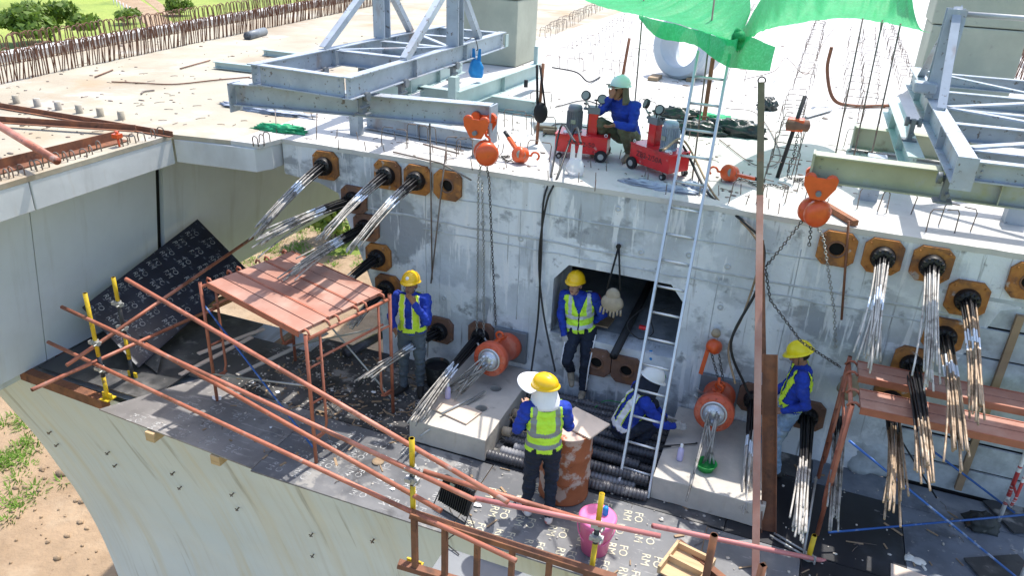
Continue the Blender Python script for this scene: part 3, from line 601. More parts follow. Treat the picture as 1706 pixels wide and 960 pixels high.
for q in ((3, 302), (18, 298), (26, 296), (43, 292), (64, 286), (72, 284), (84, 279), (103, 272), (116, 270), (128, 266), (146, 263), (158, 257), (172, 252), (208, 244), (214, 242), (228, 239), (243, 236), (262, 230), (274, 227)):
    put(random.choice(hookM), 'lifting_hook', ldeck, pz(*q, DZ)+V((-.06, 0, 0)), rr(-.4, .4))
for q in ((426, 240), (436, 238), (445, 235)): put(random.choice(hookM), 'lifting_hook', ldeck, pz(*q, DZ), rr(-.3, .3))
for i in range(70):
    a = rr(0, 1); p = pz(460+900*a+rr(-60, 60), 235+150*a*.9-rr(5, 60), DZ); put(pinM, 'rebar_pin', deck, p, rr(0, 6), rr(-.2, .2))
for i in range(6): # grout stubs on the left deck
    p = pz(28+35*i, 172+5.4*i, DZ); b = MB(); b.lathe([(.05, 0), (.048, .12), (.03, .122)], p, (0, 0, 1), 10); tag(b.build('duct_stub', m_deck, ldeck))
def rod(name, pts, r, mt, label, cat='rod', group=None, n=6):
    b = MB(); b.tube(pts, r, n); o = b.build(name, mt); return tag(o, label, cat, group)
D1 = DZ+.02
rod('steel_bar', spline([pz(186, 136, D1), pz(235, 138, D1), pz(290, 140, D1), pz(360, 133, D1), pz(416, 128, D1)]), .012, m_rebar, 'long thin rusty bar lying curved across the left deck', 'bar')
rod('steel_bar', [pz(300, 114, D1), pz(350, 100, D1)], .012, m_rebar, 'short straight rusty bar on the left deck', 'bar')
rod('steel_bar', [pz(158, 128, D1), pz(188, 116, D1)], .012, m_rebar, 'short bar on the left deck nearest the rebar row', 'bar')
rod('steel_bar', spline([pz(235, 156, D1), pz(240, 152, D1), pz(257, 150, D1)]), .014, m_rebard, 'short hooked dark bar on the left deck', 'bar')
rod('steel_bar', [pz(705, 240, DZ+.10), pz(765, 256, DZ+.06)], .011, m_rebard, 'two-ended thin bar leaning on hooks at the deck edge beside the left hoist', 'bar')
rod('steel_bar', [pz(655, 253, D1), pz(735, 272, D1), pz(785, 300, DZ-.05)], .011, m_rebard, 'thin rusty bar bending over the deck edge above the anchor plates', 'bar')
rod('bent_rusty_pipe', spline([pz(1400, 174, DZ)+V((-.35, -.25, 1.0)), pz(1400, 174, DZ)+V((-.34, -.2, .6)), pz(1385, 178, DZ)+V((0, 0, .15)), pz(1420, 176, D1+.02), pz(1482, 176, D1+.02)]), .03, m_brown, 'bent dark rusty pipe standing up from the deck', 'pipe', n=8)
rod('rebar_rod', [py(716, 205, 8.31), py(718, 330, 8.28), py(720, 466, 8.3)], .011, m_rebard, 'straight dark rod hanging down the face left of the standing hoist chain', n=6)
rod('rebar_rod', [py(743, 250, 8.29), py(730, 365, 8.26), py(718, 472, 8.3)], .011, m_rebard, 'slanting dark rod hanging beside the straight rod on the face')
rod('rebar_rod', [py(1414, 368, 8.29), py(1408, 450, 8.27), py(1402, 533, 8.3)], .013, m_brown, 'rusty rod hanging past the empty plate on the right')
rod('guy_wire', [py(458, 180, 8.9), pz(461, 222, DZ)], .006, m_rebard, 'thin upright rod by the green cloth under the steel beam')
rod('guy_wire', [py(528, 185, 8.8), pz(527, 232, DZ)], .007, m_rebard, 'short upright rod on the deck edge under the steel beam')
# long steel angles and channel on the left deck
def lbeam(name, a, c, w_, h_, mt, label, z=DZ, cat='beam'):
    A = pz(*a, z+h_/2+.006); B = pz(*c, z+h_/2+.006); b = MB(); b.sect(A, B, [(-w_/2, -h_/2), (w_/2, -h_/2), (w_/2, -h_/2+.012), (-w_/2+.012, -h_/2+.012), (-w_/2+.012, h_/2), (-w_/2, h_/2)])
    return tag(b.build(name, mt), label, cat)
lbeam('steel_angle', (-25, 172), (285, 224), .07, .07, m_brown, 'long dark steel angle lying along the left deck edge')
lbeam('steel_angle', (-25, 198), (224, 214), .08, .08, m_brown, 'dark rusty angle nearer the corner of the left deck', DZ+.05)
lbeam('steel_channel', (-30, 285), (206, 226), .16, .12, m_brown, 'red-brown steel channel with a red clamp on the left deck')
b = MB(); b.pipe(pz(-20, 198, DZ+.35), pz(95, 268, DZ+.24), .045); tag(b.build('steel_pipe', m_pipe), 'red scaffold pipe resting on the channel at the left deck corner', 'pipe')
b = MB(); p = pz(195, 226, DZ+.14); b.box(p, (.09, .09, .05)); b.tube([p, p+V((.02, 0, -.25))], .014, 6); b.tube([p+V((0, 0, .06)), p], .02, 6); tag(b.build('beam_clamp', m_orange), 'small red clamp on the end of the red-brown channel', 'clamp')
# ------------------------------------------------------------------ steel frames on the deck
def ib(parent, p, q, w_, h_, mt, name='beam', t_=.014):
    b = MB(); b.ibeam(p, q, w_, h_, t_); p = V(p); q = V(q); L = (q-p).length; x, y, d = frame(q-p)
    R = Matrix((x, d, y)).transposed()
    for i in range(1, int(L/1.7)+1): b.box(p+d*(i*L/(int(L/1.7)+1)), (w_*.96, .010, h_-2*t_), R)
    for e_ in (.07, L-.07):
        for u in (-.28, 0, .28):
            for sg in (-1, 1): b.lathe([(.011, 0), (.011, .012), (.004, .013)], p+d*(e_)+y*h_*u+x*sg*.006, x*sg, 6)
    return b.build(name, mt, parent)
def along(p, q, k): return V(p).lerp(V(q), k)
def single_ibeam(name, a, c, z, w_, h_, mt, label, ext=0):
    A = pz(*a, z)+V((0, w_/2, -h_/2)); B = pz(*c, z)+V((0, w_/2, -h_/2)); B = B+(B-A).normalized()*ext
    t = thing(name, (A+B)/2-V((0, 0, h_/2)), label, 'beam'); ib(t, A, B, w_, h_, mt, 'profile'); return t, A, B
t, A, B = single_ibeam('steel_beam', (383, 139), (815, 176), 3.72, .18, .27, m_steel, 'long grey I-beam across the deck carrying the left steel frame')
b = MB(); b.box(B+V((.02, 0, -.10)), (.02, .22, .46)); b.build('end_plate', m_steel, t); b = MB(); b.box(A+V((-.02, 0, -.04)), (.02, .22, .36)); b.build('end_plate', m_steel, t)
for q in ((590, 226), (794, 262)):
    p = pz(*q, DZ); b = MB(); b.lim((p.x-.07, p.y, DZ), (p.x+.07, p.y+.14, 3.2 if q[0] < 600 else 3.16)); b.build('support_stub', m_steel, t, bevel=.006)
t, A2, B2 = single_ibeam('steel_beam', (606, 190), (790, 222), 3.15, .15, .20, m_steel, 'lower grey steel beam lying on the deck below the long I-beam')
def clamp(parent, p, mt):
    b = MB(); b.box(p+V((0, 0, -.02)), (.05, .10, .24)); b.lathe([(.055, -.09), (.055, -.05), (.03, -.05), (.03, .05), (.055, .05), (.055, .09)], p+V((0, 0, .07)), (1, 0, 0), 12); b.box(p+V((0, 0, -.14)), (.16, .14, .02))
    b.lathe([(.02, -.1), (.02, .1)], p+V((.02, 0, -.06)), (0, 1, 0), 6); b.build('roller_clamp', m_motor, parent)
ZT = 4.01
a0 = pz(418, 106, ZT); a1 = pz(690, 51, ZT); b0 = pz(576, 128, ZT); b1 = pz(838, 52, ZT)
fr = thing('deck_truss', (a0+b1)/2-V((0, 0, .6)), 'grey-blue steel frame with tall braced posts on the left of the deck', 'steel frame')
dn = V((0, 0, -.13))
ib(fr, a0+dn, along(a0, a1, 1.25)+dn, .13, .255, m_steel, 'side_beam'); ib(fr, b0+dn, along(b0, b1, 1.0)+dn, .13, .255, m_steel, 'side_beam')
ib(fr, a0+dn+V((.071, .07, 0)), b0+dn+V((-.071, .07, 0)), .12, .245, m_steel, 'front_beam')
for k in (.36, .6, .82):
    ib(fr, along(a0, a1, k*1.2)+dn+V((.071, 0, 0)), along(b0, b1, k)+dn+V((-.071, 0, 0)), .12, .2, m_steel, 'cross_beam')
for k0, k1 in ((.36, .6), (.82, .6)):
    b = MB(); b.bar(along(a0, a1, k0*1.2)+V((.08, 0, -.03)), along(b0, b1, k1)+V((-.08, 0, -.03)), .08, .02); b.build('brace', m_steel, fr)
ib(fr, along(a0, a1, 1.22)+dn, b1+dn, .12, .22, m_steel, 'cross_beam')
b = MB(); b.box(b1+V((.075, 0, -.14)), (.012, .12, .2)); b.build('gusset', m_steelg, fr)
def mast(parent, base, top, diags, mt, w_=.19):
    b = MB(); b.ibeam(base, top, w_, w_, .02, (0, 1, 0)); b.build('post', mt, parent)
    for d in diags:
        b = MB(); b.sect(d, top, [(-.045, -.045), (.045, -.045), (.045, -.033), (-.033, -.033), (-.033, .045), (-.045, .045)], (0, 1, 0)); b.build('diagonal', mt, parent)
def onb(p0, p1, qx):                                  # point of a beam line seen at picture column qx
    lo, hi = -.2, 1.6
    for _ in range(40):
        k = (lo+hi)/2; v = along(p0, p1, k)-C0; X = IW/2+FPX*v.dot(CR)/v.dot(CF)
        if X < qx: lo = k
        else: hi = k
    return along(p0, p1, k)
pa = onb(a0, a1, 637); pb = onb(b0, b1, 758)
mast(fr, pa, V((pa.x, pa.y, px(637, -37, pa.x).z+.1)), [onb(a0, a1, 538), onb(a0, a1, 684)], m_steel)
mast(fr, pb, V((pb.x, pb.y, px(757, -20, pb.x).z+.2)), [onb(b0, b1, 673), onb(b0, b1, 798)], m_steel)
for q, P0, P1 in ((533, a0, a1), (600, a0, a1), (690, a0, a1), (562+40, b0, b1), (668, b0, b1), (755, b0, b1)):
    p = onb(P0, P1, q); clamp(fr, V((p.x, p.y, ZT-.34)), m_motor)
# lower grey-green beams under the frame
c0 = pz(758, 152, 3.4); c1 = pz(898, 104, 3.4)
t = thing('steel_beam', (c0+c1)/2-V((0, 0, .3)), 'pale green steel beam running back along the deck under the left frame', 'beam'); ib(t, c0+V((0, 0, -.13)), c1+V((0, 0, -.13)), .15, .26, m_steelg, 'profile')
b = MB(); b.box(along(c0, c1, .95)+V((0, 0, .12)), (.06, .06, .36)); b.build('support_rod', m_steelg, t); b = MB(); b.box(c0+V((-.02, 0, .06)), (.12, .14, .3)); b.build('support_stub', m_steelg, t)
c0 = pz(620, 150, 3.36); c1 = pz(770, 96, 3.36)
t = thing('steel_beam', (c0+c1)/2-V((0, 0, .3)), 'pale green steel beam beneath the middle of the left frame', 'beam'); ib(t, c0+V((0, 0, -.13)), c1+V((0, 0, -.13)), .15, .26, m_steelg, 'profile')
c0 = pz(700, 142, 3.16); c1 = pz(895, 168, 3.16)
t = thing('steel_beam', (c0+c1)/2-V((0, 0, .1)), 'grey cross beam lying on the deck in front of the left column', 'beam'); ib(t, c0+V((0, 0, -.11)), c1+V((0, 0, -.11)), .18, .22, m_steelg, 'profile')
b = MB(); b.box(c1+V((.02, 0, -.08)), (.02, .2, .28)); b.build('end_plate', m_steelg, t)
t, _, _ = single_ibeam('steel_beam', (354, 102), (424, 110), 3.07, .12, .12, m_steelg, 'short grey beam lying behind the left steel frame')
t, _, _ = single_ibeam('steel_beam', (436, 82), (520, 92), 3.06, .12, .12, m_steelg, 'small beam lying on the deck farthest left behind the frame')
# right side
t, A, B = single_ibeam('steel_beam', (1359, 258), (1706, 302), 3.72, .18, .27, m_steelo, 'olive I-beam across the deck carrying the right steel frame', ext=1.5)
b = MB(); b.box(A+V((-.012, 0, 0)), (.02, .19, .29)); b.build('end_plate', m_steelo, t)
for q in ((1445, 335), (1690, 375)):
    p = pz(*q, DZ); b = MB(); b.lim((p.x-.1, p.y, DZ), (p.x+.1, p.y+.18, 3.44)); b.build('support_stub', m_steel, t)
t, A, B = single_ibeam('steel_beam', (1427, 212), (1640, 240), 3.28, .2, .30, m_steelo, 'grey-olive beam with a plated end behind the olive I-beam')
b = MB(); b.box(A+V((-.012, 0, 0)), (.02, .24, .34)); b.build('end_plate', m_steelo, t)
c0 = pz(1487, 160, 3.52); c1 = pz(1527, 262, 3.52)
t = thing('steel_beam', (c0+c1)/2-V((0, 0, .4)), 'short rust-topped steel beam crossing over the plated beam', 'beam'); ib(t, c0+V((0, 0, -.12)), c1+V((0, 0, -.12)), .17, .24, m_steelg, 'profile')
e0 = pz(1610, 262, ZT)+V((.02, 0, 0)); e1 = pz(1551, 160, ZT)+V((.02, 0, 0))
fr2 = thing('deck_truss', e0+V((.8, 1, -.6)), 'lavender-grey steel frame with a braced mast on the right of the deck', 'steel frame')
dirr = (e1-e0).normalized(); f0 = e0+V((1.62, .06, 0)); ln = 5.4
ib(fr2, e0+dn, e0+dirr*ln+dn, .15, .255, m_steel, 'side_beam'); ib(fr2, f0+dn, f0+dirr*ln+dn, .15, .255, m_steel, 'side_beam')
for k in (.12, .55, 1.7, 2.5, 3.7, 5.3):
    ib(fr2, e0+dirr*k+dn+V((.081, 0, 0)), f0+dirr*k+dn+V((-.081, 0, 0)), .11, .18, m_steel, 'cross_beam')
for k0, k1 in ((.55, 1.7), (2.5, 1.7), (2.5, 3.7), (5.3, 3.7)):
    b = MB(); b.bar(e0+dirr*k0+V((.09, 0, -.03)), f0+dirr*k1+V((-.09, 0, -.03)), .09, .02); b.build('brace', m_steel, fr2)
b = MB(); b.box(e0+V((0, -.012, -.14)), (.17, .02, .29)); b.build('end_plate', m_steel, fr2)
mb_ = e0+dirr*(e1-e0).length*.98; mt_ = px(1601, 18, mb_.x)
top = V((mb_.x, mb_.y, mt_.z)); mast(fr2, mb_, top, [e0+dirr*((e1-e0).length*.72), e0+dirr*((e1-e0).length+1.6)], m_steel, .2)
b = MB(); b.tube([top+V((0, 0, -.05)), top+V((2.2, .1, -.06))], .03, 8); b.build('tie_rod', m_galv, fr2)
b = MB(); b.box(mb_+V((-.13, -.1, .12)), (.24, .2, .12)); b.build('lamp_box', m_steel, fr2, bevel=.02); clamp(fr2, V((e0.x-.05, e0.y+.35, ZT-.36)), m_orange); clamp(fr2, V((mb_.x-.16, mb_.y-.2, ZT-.34)), m_motor)
# ------------------------------------------------------------------ concrete ring
p = pz(1112, 134, DZ); ax = V((-.36, -.93, .06)).normalized(); L_ = .66; Rr = .64
t = thing('concrete_ring', p, 'large white concrete ring standing on edge on the deck', 'concrete ring'); c = p+V((.1, .3, Rr))
b = MB(); b.lathe([(.41, 0), (.43, -.02), (Rr-.06, -.02), (Rr, .05), (Rr, L_), (.41, L_), (.41, 0)], c-ax*.3*0, -ax, 72, cap=False, sm=False); b.build('ring', m_white, t)
b = MB(); b.lim((p.x-.35, p.y-.25, DZ+.004), (p.x-.15, p.y+.2, DZ+.07)); b.build('wooden_chock', m_oldwood, t); b = MB(); b.lim((p.x+.35, p.y+.1, DZ+.004), (p.x+.5, p.y+.5, DZ+.07)); b.build('wooden_chock', m_oldwood, t)
b = MB(); cc = c-ax*.5
for i in range(9): a = .2+i*.05; b.box(cc+V((-ax.y, ax.x, 0))*-Rr*1.003*cos(a)+V((0, 0, Rr*1.003*sin(a))), (.012, .05, .03))
b.build('blue_mark', m_bagb, t)
# ------------------------------------------------------------------ green shade net on poles
ZN = 4.75
def netpatch(front, back, n=90, k=14, seed=0, sag=.16):
    F = spline(front, 12); Bk = spline(back, 12)
    def smp(P, t): i = t*(len(P)-1); j = min(int(i), len(P)-2); return P[j].lerp(P[j+1], i-j)
    out = []
    for a in range(k+1):
        rowp = []
        for c in range(n+1):
            q = smp(F, c/n).lerp(smp(Bk, c/n), a/k); s_ = sin(pi*a/k)
            q = q+V((0, 0, -sag*s_+(.045*noise.noise(V((c*.22, a*.12, seed)))+.03*noise.noise(V((c*.9, a*.12, seed+4)))+.016*noise.noise(V((c*2.3, a*.15, seed+9))))*(.2+.8*s_))); rowp.append(q)
        out.append(rowp)
    return out
net = thing('shade_net', pz(1230, 60, ZN), 'bright green shade net stretched on poles over the deck pumps', 'net')
fl = [pz(945, -14, ZN), pz(1000, 10, ZN), pz(1060, 24, ZN), pz(1120, 37, ZN), pz(1180, 54, ZN-.02), pz(1228, 69, ZN-.03)]
bl = [pz(945, -14, ZN)+V((1.2, .6, .5)), fl[1]+V((1.0, 1.3, .55)), fl[2]+V((.7, 1.5, .55)), fl[3]+V((.55, 1.3, .42)), fl[4]+V((.30, .8, .2)), fl[5]+V((.03, .12, .10))]
b = MB(); b.grid(netpatch(fl, bl, seed=1)); b.build('net_wing', m_green, net, fixn=False)
frr = [pz(1230, 69, ZN-.03), pz(1265, 52, ZN), pz(1320, 40, ZN), pz(1400, 30, ZN), pz(1465, 36, ZN), pz(1552, 54, ZN)]
br = [frr[0]+V((.02, .14, .12)), frr[1]+V((-.05, .9, .34)), frr[2]+V((-.1, 1.8, .55)), frr[3]+V((0, 2.0, .6)), frr[4]+V((.1, 2.0, .55)), frr[5]+V((-.25, 1.4, .5))]
b = MB(); b.grid(netpatch(frr, br, seed=7)); b.build('net_wing', m_green, net, fixn=False)
h0 = [pz(1066, 26, ZN), pz(1095, 33, ZN), pz(1130, 41, ZN), pz(1165, 51, ZN), pz(1215, 66, ZN), pz(1245, 60, ZN), pz(1292, 78, ZN-.06)]
dep = [.02, .17, .16, .14, .22, .30, .22]
h1 = [p+V((.03*sin(i), -.06, -d)) for i, (p, d) in enumerate(zip(h0, dep))]
b = MB(); b.grid(netpatch(h0, h1, 50, 6, 3, .0)); b.build('hanging_flap', m_green, net, fixn=False)
b = MB(); kx = fl[5]+V((0, .05, .03))
for i in range(9): a = i*.7; b.ell(kx+V((cos(a)*.035, .02, sin(a)*.04+rr(-.05, .1))), (.035, .03, .05), None, 8)
b.tube([kx+V((.0, 0, .05)), kx+V((.02, -.02, -.02))], .045, 8); b.build('knot', m_green, net)
for i, q in enumerate(((1052, 22), (1176, 52), (1437, 33), (1392+78, 36), (1500, 42))):
    p = pz(*q, ZN); lab = ('pole under the left wing of the net', 'pole behind the ladder under the net', 'thin pole under the middle of the right net wing', 'thin pole second from the right end of the net', 'thin pole nearest the right end of the net', 'pole under the knot of the net')[i]
    p = p+V((-.1, 1.0, .28)) if i < 2 else p; rod('net_pole', [V((p.x+.04, p.y+.05, DZ)), V((p.x, p.y+.02, p.z+.02))], .010, m_rebard, 'dark rebar '+lab, 'pole', 'rebar poles holding the shade net')
b = MB(); p = pz(1172, 205, DZ); b.lim((p.x-.03, p.y-.03, DZ), (p.x+.03, p.y+.03, DZ+1.0)); tag(b.build('angle_post', m_brown), 'rusty square post behind the upper part of the ladder', 'post')
b = MB(); p = pz(1037, 128, DZ)+V((0, 0, 0)); b.tube([p, p+V((.04, .1, .75))], .03, 7); tag(b.build('angle_post', m_brown), 'short dark rusty post behind the worker on the deck', 'post')
# ------------------------------------------------------------------ hydraulic pumps
def pump(p, rz, word, msz, motor_x, mm, label, word2=None):
    t = thing('hydraulic_pump', p, label, 'pump', 'red hydraulic pumps on the deck', rz); t.scale = (.93, .93, .90)
    b = MB(); b.box((0, 0, .22), (.72, .38, .25)); b.box((0, 0, .348), (.74, .40, .015)); tank = b.build('tank', m_red, t, True, bevel=.012)
    me = text_mesh(word, msz*1.25).copy(); me.materials.append(m_dark); o = mkobj('lettering', me, tank); o.location = (.0, -.193, .2); o.rotation_euler = (pi/2, 0, 0)
    if word2:
        me = text_mesh(word2, msz*.7).copy(); me.materials.append(m_paint); o = mkobj('lettering', me, tank); o.location = (.18, -.193, .12); o.rotation_euler = (pi/2, 0, 0)
    for sx in (-1, 1):
        for sy in (-1, 1):
            big = sx*motor_x < 0; r = .085 if big else .04
            b = MB(); b.lathe([(.02, -.025), (r, -.025), (r, .025), (.02, .025)], (sx*.29, sy*.205, r), (0, 1, 0), 18, sm=False); wl = b.build('wheel', m_rubber, t, True)
            b = MB(); b.lathe([(r*.5, -.028), (r*.5, .028)], (sx*.29, sy*.205, r), (0, 1, 0), 12); b.build('hub', m_galv, wl, True)
            b = MB(); b.box((sx*.29, sy*.17, .075), (.03, .02, .1)); b.build('wheel_bracket', m_galv, t, True)
    b = MB(); mx = motor_x; b.lathe([(.115, .356), (.115, .37), (.095, .375), (.095, .66), (.10, .665), (.10, .70), (.085, .73), (.03, .735)], (mx, 0, 0), (0, 0, 1), 24)
    for i in range(22): a = 2*pi*i/22; b.box((mx+.1*cos(a), .1*sin(a), .52), (.024, .006, .26), Matrix.Rotation(a, 3, 'Z'))
    mo = b.build('motor', mm, t, True); b = MB(); b.box((mx, -.115, .52), (.07, .012, .06)); b.build('name_plate', m_glass, mo, True)
    b = MB(); b.box((mx+.02*0, .1, .56), (.1, .08, .1)); b.build('terminal_box', mm, mo, True)
    vx = -mx*.9; b = MB(); b.box((vx, 0, .50), (.13, .13, .30)); b.build('valve_column', m_red, t, True, bevel=.008)
    b = MB(); b.box((vx, 0, .69), (.17, .15, .09)); b.lathe([(.02, -.15), (.02, .15)], (vx, -.02, .70), (1, 0, 0), 8); b.build('valve_block', m_motor, t, True)
    for dx, hz in ((-.12, .76), (.02, .82), (.13, .74)):
        b = MB(); b.lathe([(.008, 0), (.008, hz-.72), (.035, hz-.715), (.035, hz-.70), (.01, hz-.695)], (vx+dx, -.03, .72), (0, 0, 1), 12); b.build('hand_wheel', m_dark, t, True)
    for dx, dy in ((-.12, -.05), (.10, -.02)):
        c_ = V((vx+dx, dy-.05, .86+(.04 if dx < 0 else 0))); d_ = V((.15 if dx > 0 else -.35, -.8, .3)).normalized()
        b = MB(); b.lathe([(.02, -.025), (.064, -.025), (.068, .015), (.058, .02), (.056, .012)], c_, d_, 20); gg = b.build('gauge', m_dark, t, True)
        b = MB(); b.lathe([(.056, .013), (.001, .0135)], c_, d_, 20, cap=False); b.build('dial', m_glass, gg, True); b = MB(); b.tube([c_-V((0, 0, .07)), V((vx+dx*.5, dy, .72))], .012, 6); b.build('stem', m_galv, gg, True)
    for i in range(4): b = MB(); b.tube([(vx-.075-.012*i*0, -.04+.027*i, .36), (vx-.075, -.04+.027*i, .68)], .007, 5); b.build('pipe', m_galv, t, True)
    b = MB(); b.lathe([(.04, .356), (.04, .375), (.03, .38)], (motor_x*1.65, -.1, 0), (0, 0, 1), 14); b.build('filler_cap', m_wplastic, t, True)
    for sx in (-1, 1):
        b = MB(); b.tube([(sx*.33+.02*cos(a), -.15, .375+.02*sin(a)) for a in np.linspace(0, 2*pi, 9)], .006, 5); b.build('lifting_eye', m_wplastic, t, True)
    return t
q0 = pz(919, 262, DZ); q1 = pz(1012, 272, DZ); rz1 = math.atan2((q1-q0).y, (q1-q0).x)
pump((q0+q1)/2+V((-sin(rz1), cos(rz1), 0))*.19, rz1, '2YBZ2-50', .075, -.14, m_motor, 'red hydraulic pump with dark grey motor beside the squatting worker', 'II')
q0 = pz(1044, 278, DZ); q1 = pz(1106, 301, DZ); rz2 = math.atan2((q1-q0).y, (q1-q0).x)
pump(q0+V((cos(rz2), sin(rz2), 0))*.35+V((-sin(rz2), cos(rz2), 0))*.19, rz2, 'ZB2-2/50A', .085, .14, m_motorb, 'red hydraulic pump with blue-grey finned motor next to the ladder')
# ------------------------------------------------------------------ hoists, chains
def link(b, p, q, r, wd, flip):
    d = (q-p); x, y, dd = frame(d, (0, 1, .2)); s_ = x if flip else y; L = d.length*.5+r*1.1; c = (p+q)/2
    pts = [c+dd*(L-wd)*sg+dd*wd*sin(a)*sg*1.0+s_*wd*cos(a)*sg for sg in (1, -1) for a in (0.05, pi/2, pi-.05)]
    pts = [c+s_*wd+dd*(L-wd)*-1, c+s_*wd+dd*(L-wd), c+dd*L, c-s_*wd+dd*(L-wd), c-s_*wd-dd*(L-wd), c-dd*L]
    n = 6; vs = []
    for i in range(n):
        t = (pts[(i+1) % n]-pts[i-1]).normalized(); u = t.cross(x if not flip else y).normalized(); v = x if not flip else y
        for a in range(4): vs.append(pts[i]+u*r*cos(a*pi/2)+v*r*sin(a*pi/2))
    b.add(vs, [(i*4+a, i*4+(a+1) % 4, ((i+1) % n)*4+(a+1) % 4, ((i+1) % n)*4+a) for i in range(n) for a in range(4)], 0, True)
def chain(path, pitch=.036, r=.0055, wd=.013):
    b = MB(); pts = [V(p) for p in path]; acc = [0]
    for i in range(1, len(pts)): acc.append(acc[-1]+(pts[i]-pts[i-1]).length)
    n = max(2, int(acc[-1]/pitch)); S_ = []; j = 0
    for i in range(n+1):
        d = acc[-1]*i/n
        while j < len(acc)-2 and acc[j+1] < d: j += 1
        S_.append(pts[j].lerp(pts[j+1], (d-acc[j])/max(1e-6, acc[j+1]-acc[j])))
    for i in range(n): link(b, S_[i], S_[i+1], r, wd, i % 2)
    return b
def hook(b, p, s_=1., ax=(1, 0, 0)):
    x = V(ax); z = V((0, 0, 1)); P = [p+z*.06*s_, p]+[p+z*(-.045*s_)+(z*cos(a)+x*sin(a))*.045*s_ for a in np.linspace(.2, 4.4, 9)]
    b.tube(P, [.014*s_]*7+[.013*s_, .012*s_, .01*s_, .006*s_], 7)
def trolley_hoist(tp, bp, chains, label, label2):
    t = thing('trolley_hoist', bp, label, 'hoist', 'orange chain hoists hung from beam trolleys')
    for dy in (-.13, .13):
        b = MB(); b.prism([(-.07, -.17), (.07, -.17), (.15, -.04), (.16, .05), (.12, .08), (.05, .055), (-.05, .055), (-.12, .08), (-.16, .05), (-.15, -.04)], tp+V((0, dy, 0)), (1, 0, 0), (0, 0, 1), (0, 1, 0), .012); b.build('trolley_plate', m_orange, t, bevel=.006)
        for sx in (-.1, .1): b = MB(); b.lathe([(.055, -.02), (.06, .02), (.02, .025)], tp+V((sx, dy*.8, .035)), (0, -1 if dy < 0 else 1, 0), 14); b.build('trolley_wheel', m_orange, t)
    b = MB(); b.lathe([(.028, -.17), (.028, .17)], tp+V((0, 0, -.1)), (0, 1, 0), 10); b.build('trolley_bolt', m_motor, t)
    b = MB(); hook(b, bp+V((0, 0, .2)), 1.1); b.tube([tp+V((0, -.0, -.1)), bp+V((0, 0, .24))], .016, 6); b.build('top_hook', m_orange, t)
    b = MB(); b.lathe([(.02, -.10), (.10, -.10), (.135, -.075), (.14, -.01), (.12, .0), (.12, .03), (.14, .04), (.14, .10), (.11, .125), (.03, .13)], bp, (.55, -.8, 0), 22); b.build('hoist_body', m_orange, t)
    for pth, mt in chains: chain(pth).build('chain', mt, t)
    return t
tp = V((-3.98, 9.32, 3.36)); tp = py(800, 203, 8.22); bp = py(809, 254, 8.22)
jackL = py(826, 542, 7.95); e = V((bp.x+.05, FY-.05, DZ+.03))
c1 = [bp+V((.03, -.05, -.1)), py(815, 300, 8.22), py(820, 420, 8.2), jackL]
c2 = [bp+V((-.03, -.05, -.1)), py(797, 300, 8.2), py(796, 430, 8.29), py(794, 590, 8.2), py(806, 592, 8.2), py(806, 430, 8.29), py(803, 300, 8.2)]
trolley_hoist(tp, bp, [(c1, m_chain), (c2, m_zchain)], 'orange chain hoist hung from the end of the long grey I-beam', '')
tp = py(1368, 300, 8.05); bp = py(1355, 352, 8.05); g0 = py(1275, 445, 8.15)
c1 = [bp+V((-.04, -.05, -.1)), py(1338, 366, 8.08), py(1300, 415, 8.12), g0]+[py(1283, 500, 8.0), py(1335, 570, 7.8), py(1400, 612, 7.75)]
c2 = [bp+V((.03, -.05, -.1)), py(1372, 395, 8.1), py(1390, 520, 8.25), py(1392, 580, 8.25)]
c3 = [bp+V((.0, -.08, -.1)), py(1350, 392, 8.06), py(1348, 410, 8.06)]
trolley_hoist(tp, bp, [(c1, m_chain), (c2, m_zchain), (c3, m_chain)], 'orange chain hoist hung from the end of the olive I-beam', '')
def lever_hoist(p, ang, hand, label, mt=m_orange, up=0):
    t = thing('lever_hoist', p, label, 'hoist', 'orange lever hoists lying on the deck')
    d = V((cos(ang), sin(ang), 0)); n = V((-d.y, d.x, 0))
    b = MB(); b.lathe([(.02, -.08), (.08, -.08), (.1, -.06), (.1, .05), (.085, .07), (.02, .075)], p+V((0, 0, .11)), (-.45, -.8, .3), 18); b.build('hoist_body', mt, t)
    b = MB(); b.lathe([(.06, .0), (.055, .012), (.0, .013)], p+V((0, 0, .11))+V((-.45, -.8, .3)).normalized()*-.0+V((.45, -.8, .3)).normalized()*.075, (.45, -.8, .3), 14); b.build('cover_badge', m_glass, t)
    b = MB(); h0 = p+V((0, 0, .11)); h1 = h0+V(hand); b.bar(h0, h0.lerp(h1, .75), .055, .04); b.build('lever', mt, t, bevel=.008); b = MB(); b.tube([h0.lerp(h1, .72), h1], .024, 8); b.build('grip', m_dark, t)
    b = MB(); hp_ = h0+d*.14; b.tube([h0+d*.08, hp_]+[hp_+d*(.05-.05*cos(a))+V((0, 0, -1))*.05*sin(a)*-1 for a in np.linspace(0, 4.2, 8)], .014, 7); b.build('hook', mt, t); return t
p = pz(866, 272, DZ); t = lever_hoist(p, .15, (-.26, .1, .24), 'orange lever hoist lying on the deck edge beside the left trolley hoist')
path = spline([p+V((-.05, 0, .05)), p+V((-.15, -.05, .02)), p+V((-.28, .12, .02)), p+V((-.2, .16, .02)), p+V((-.36, .05, .02)), p+V((-.42, -.25, .02))], 10); chain(path).build('chain', m_chain, t)
p = pz(1213, 303, DZ); t = lever_hoist(p, pi, (.42, -.12, .0), 'orange lever hoist lying on the deck right of the ladder')
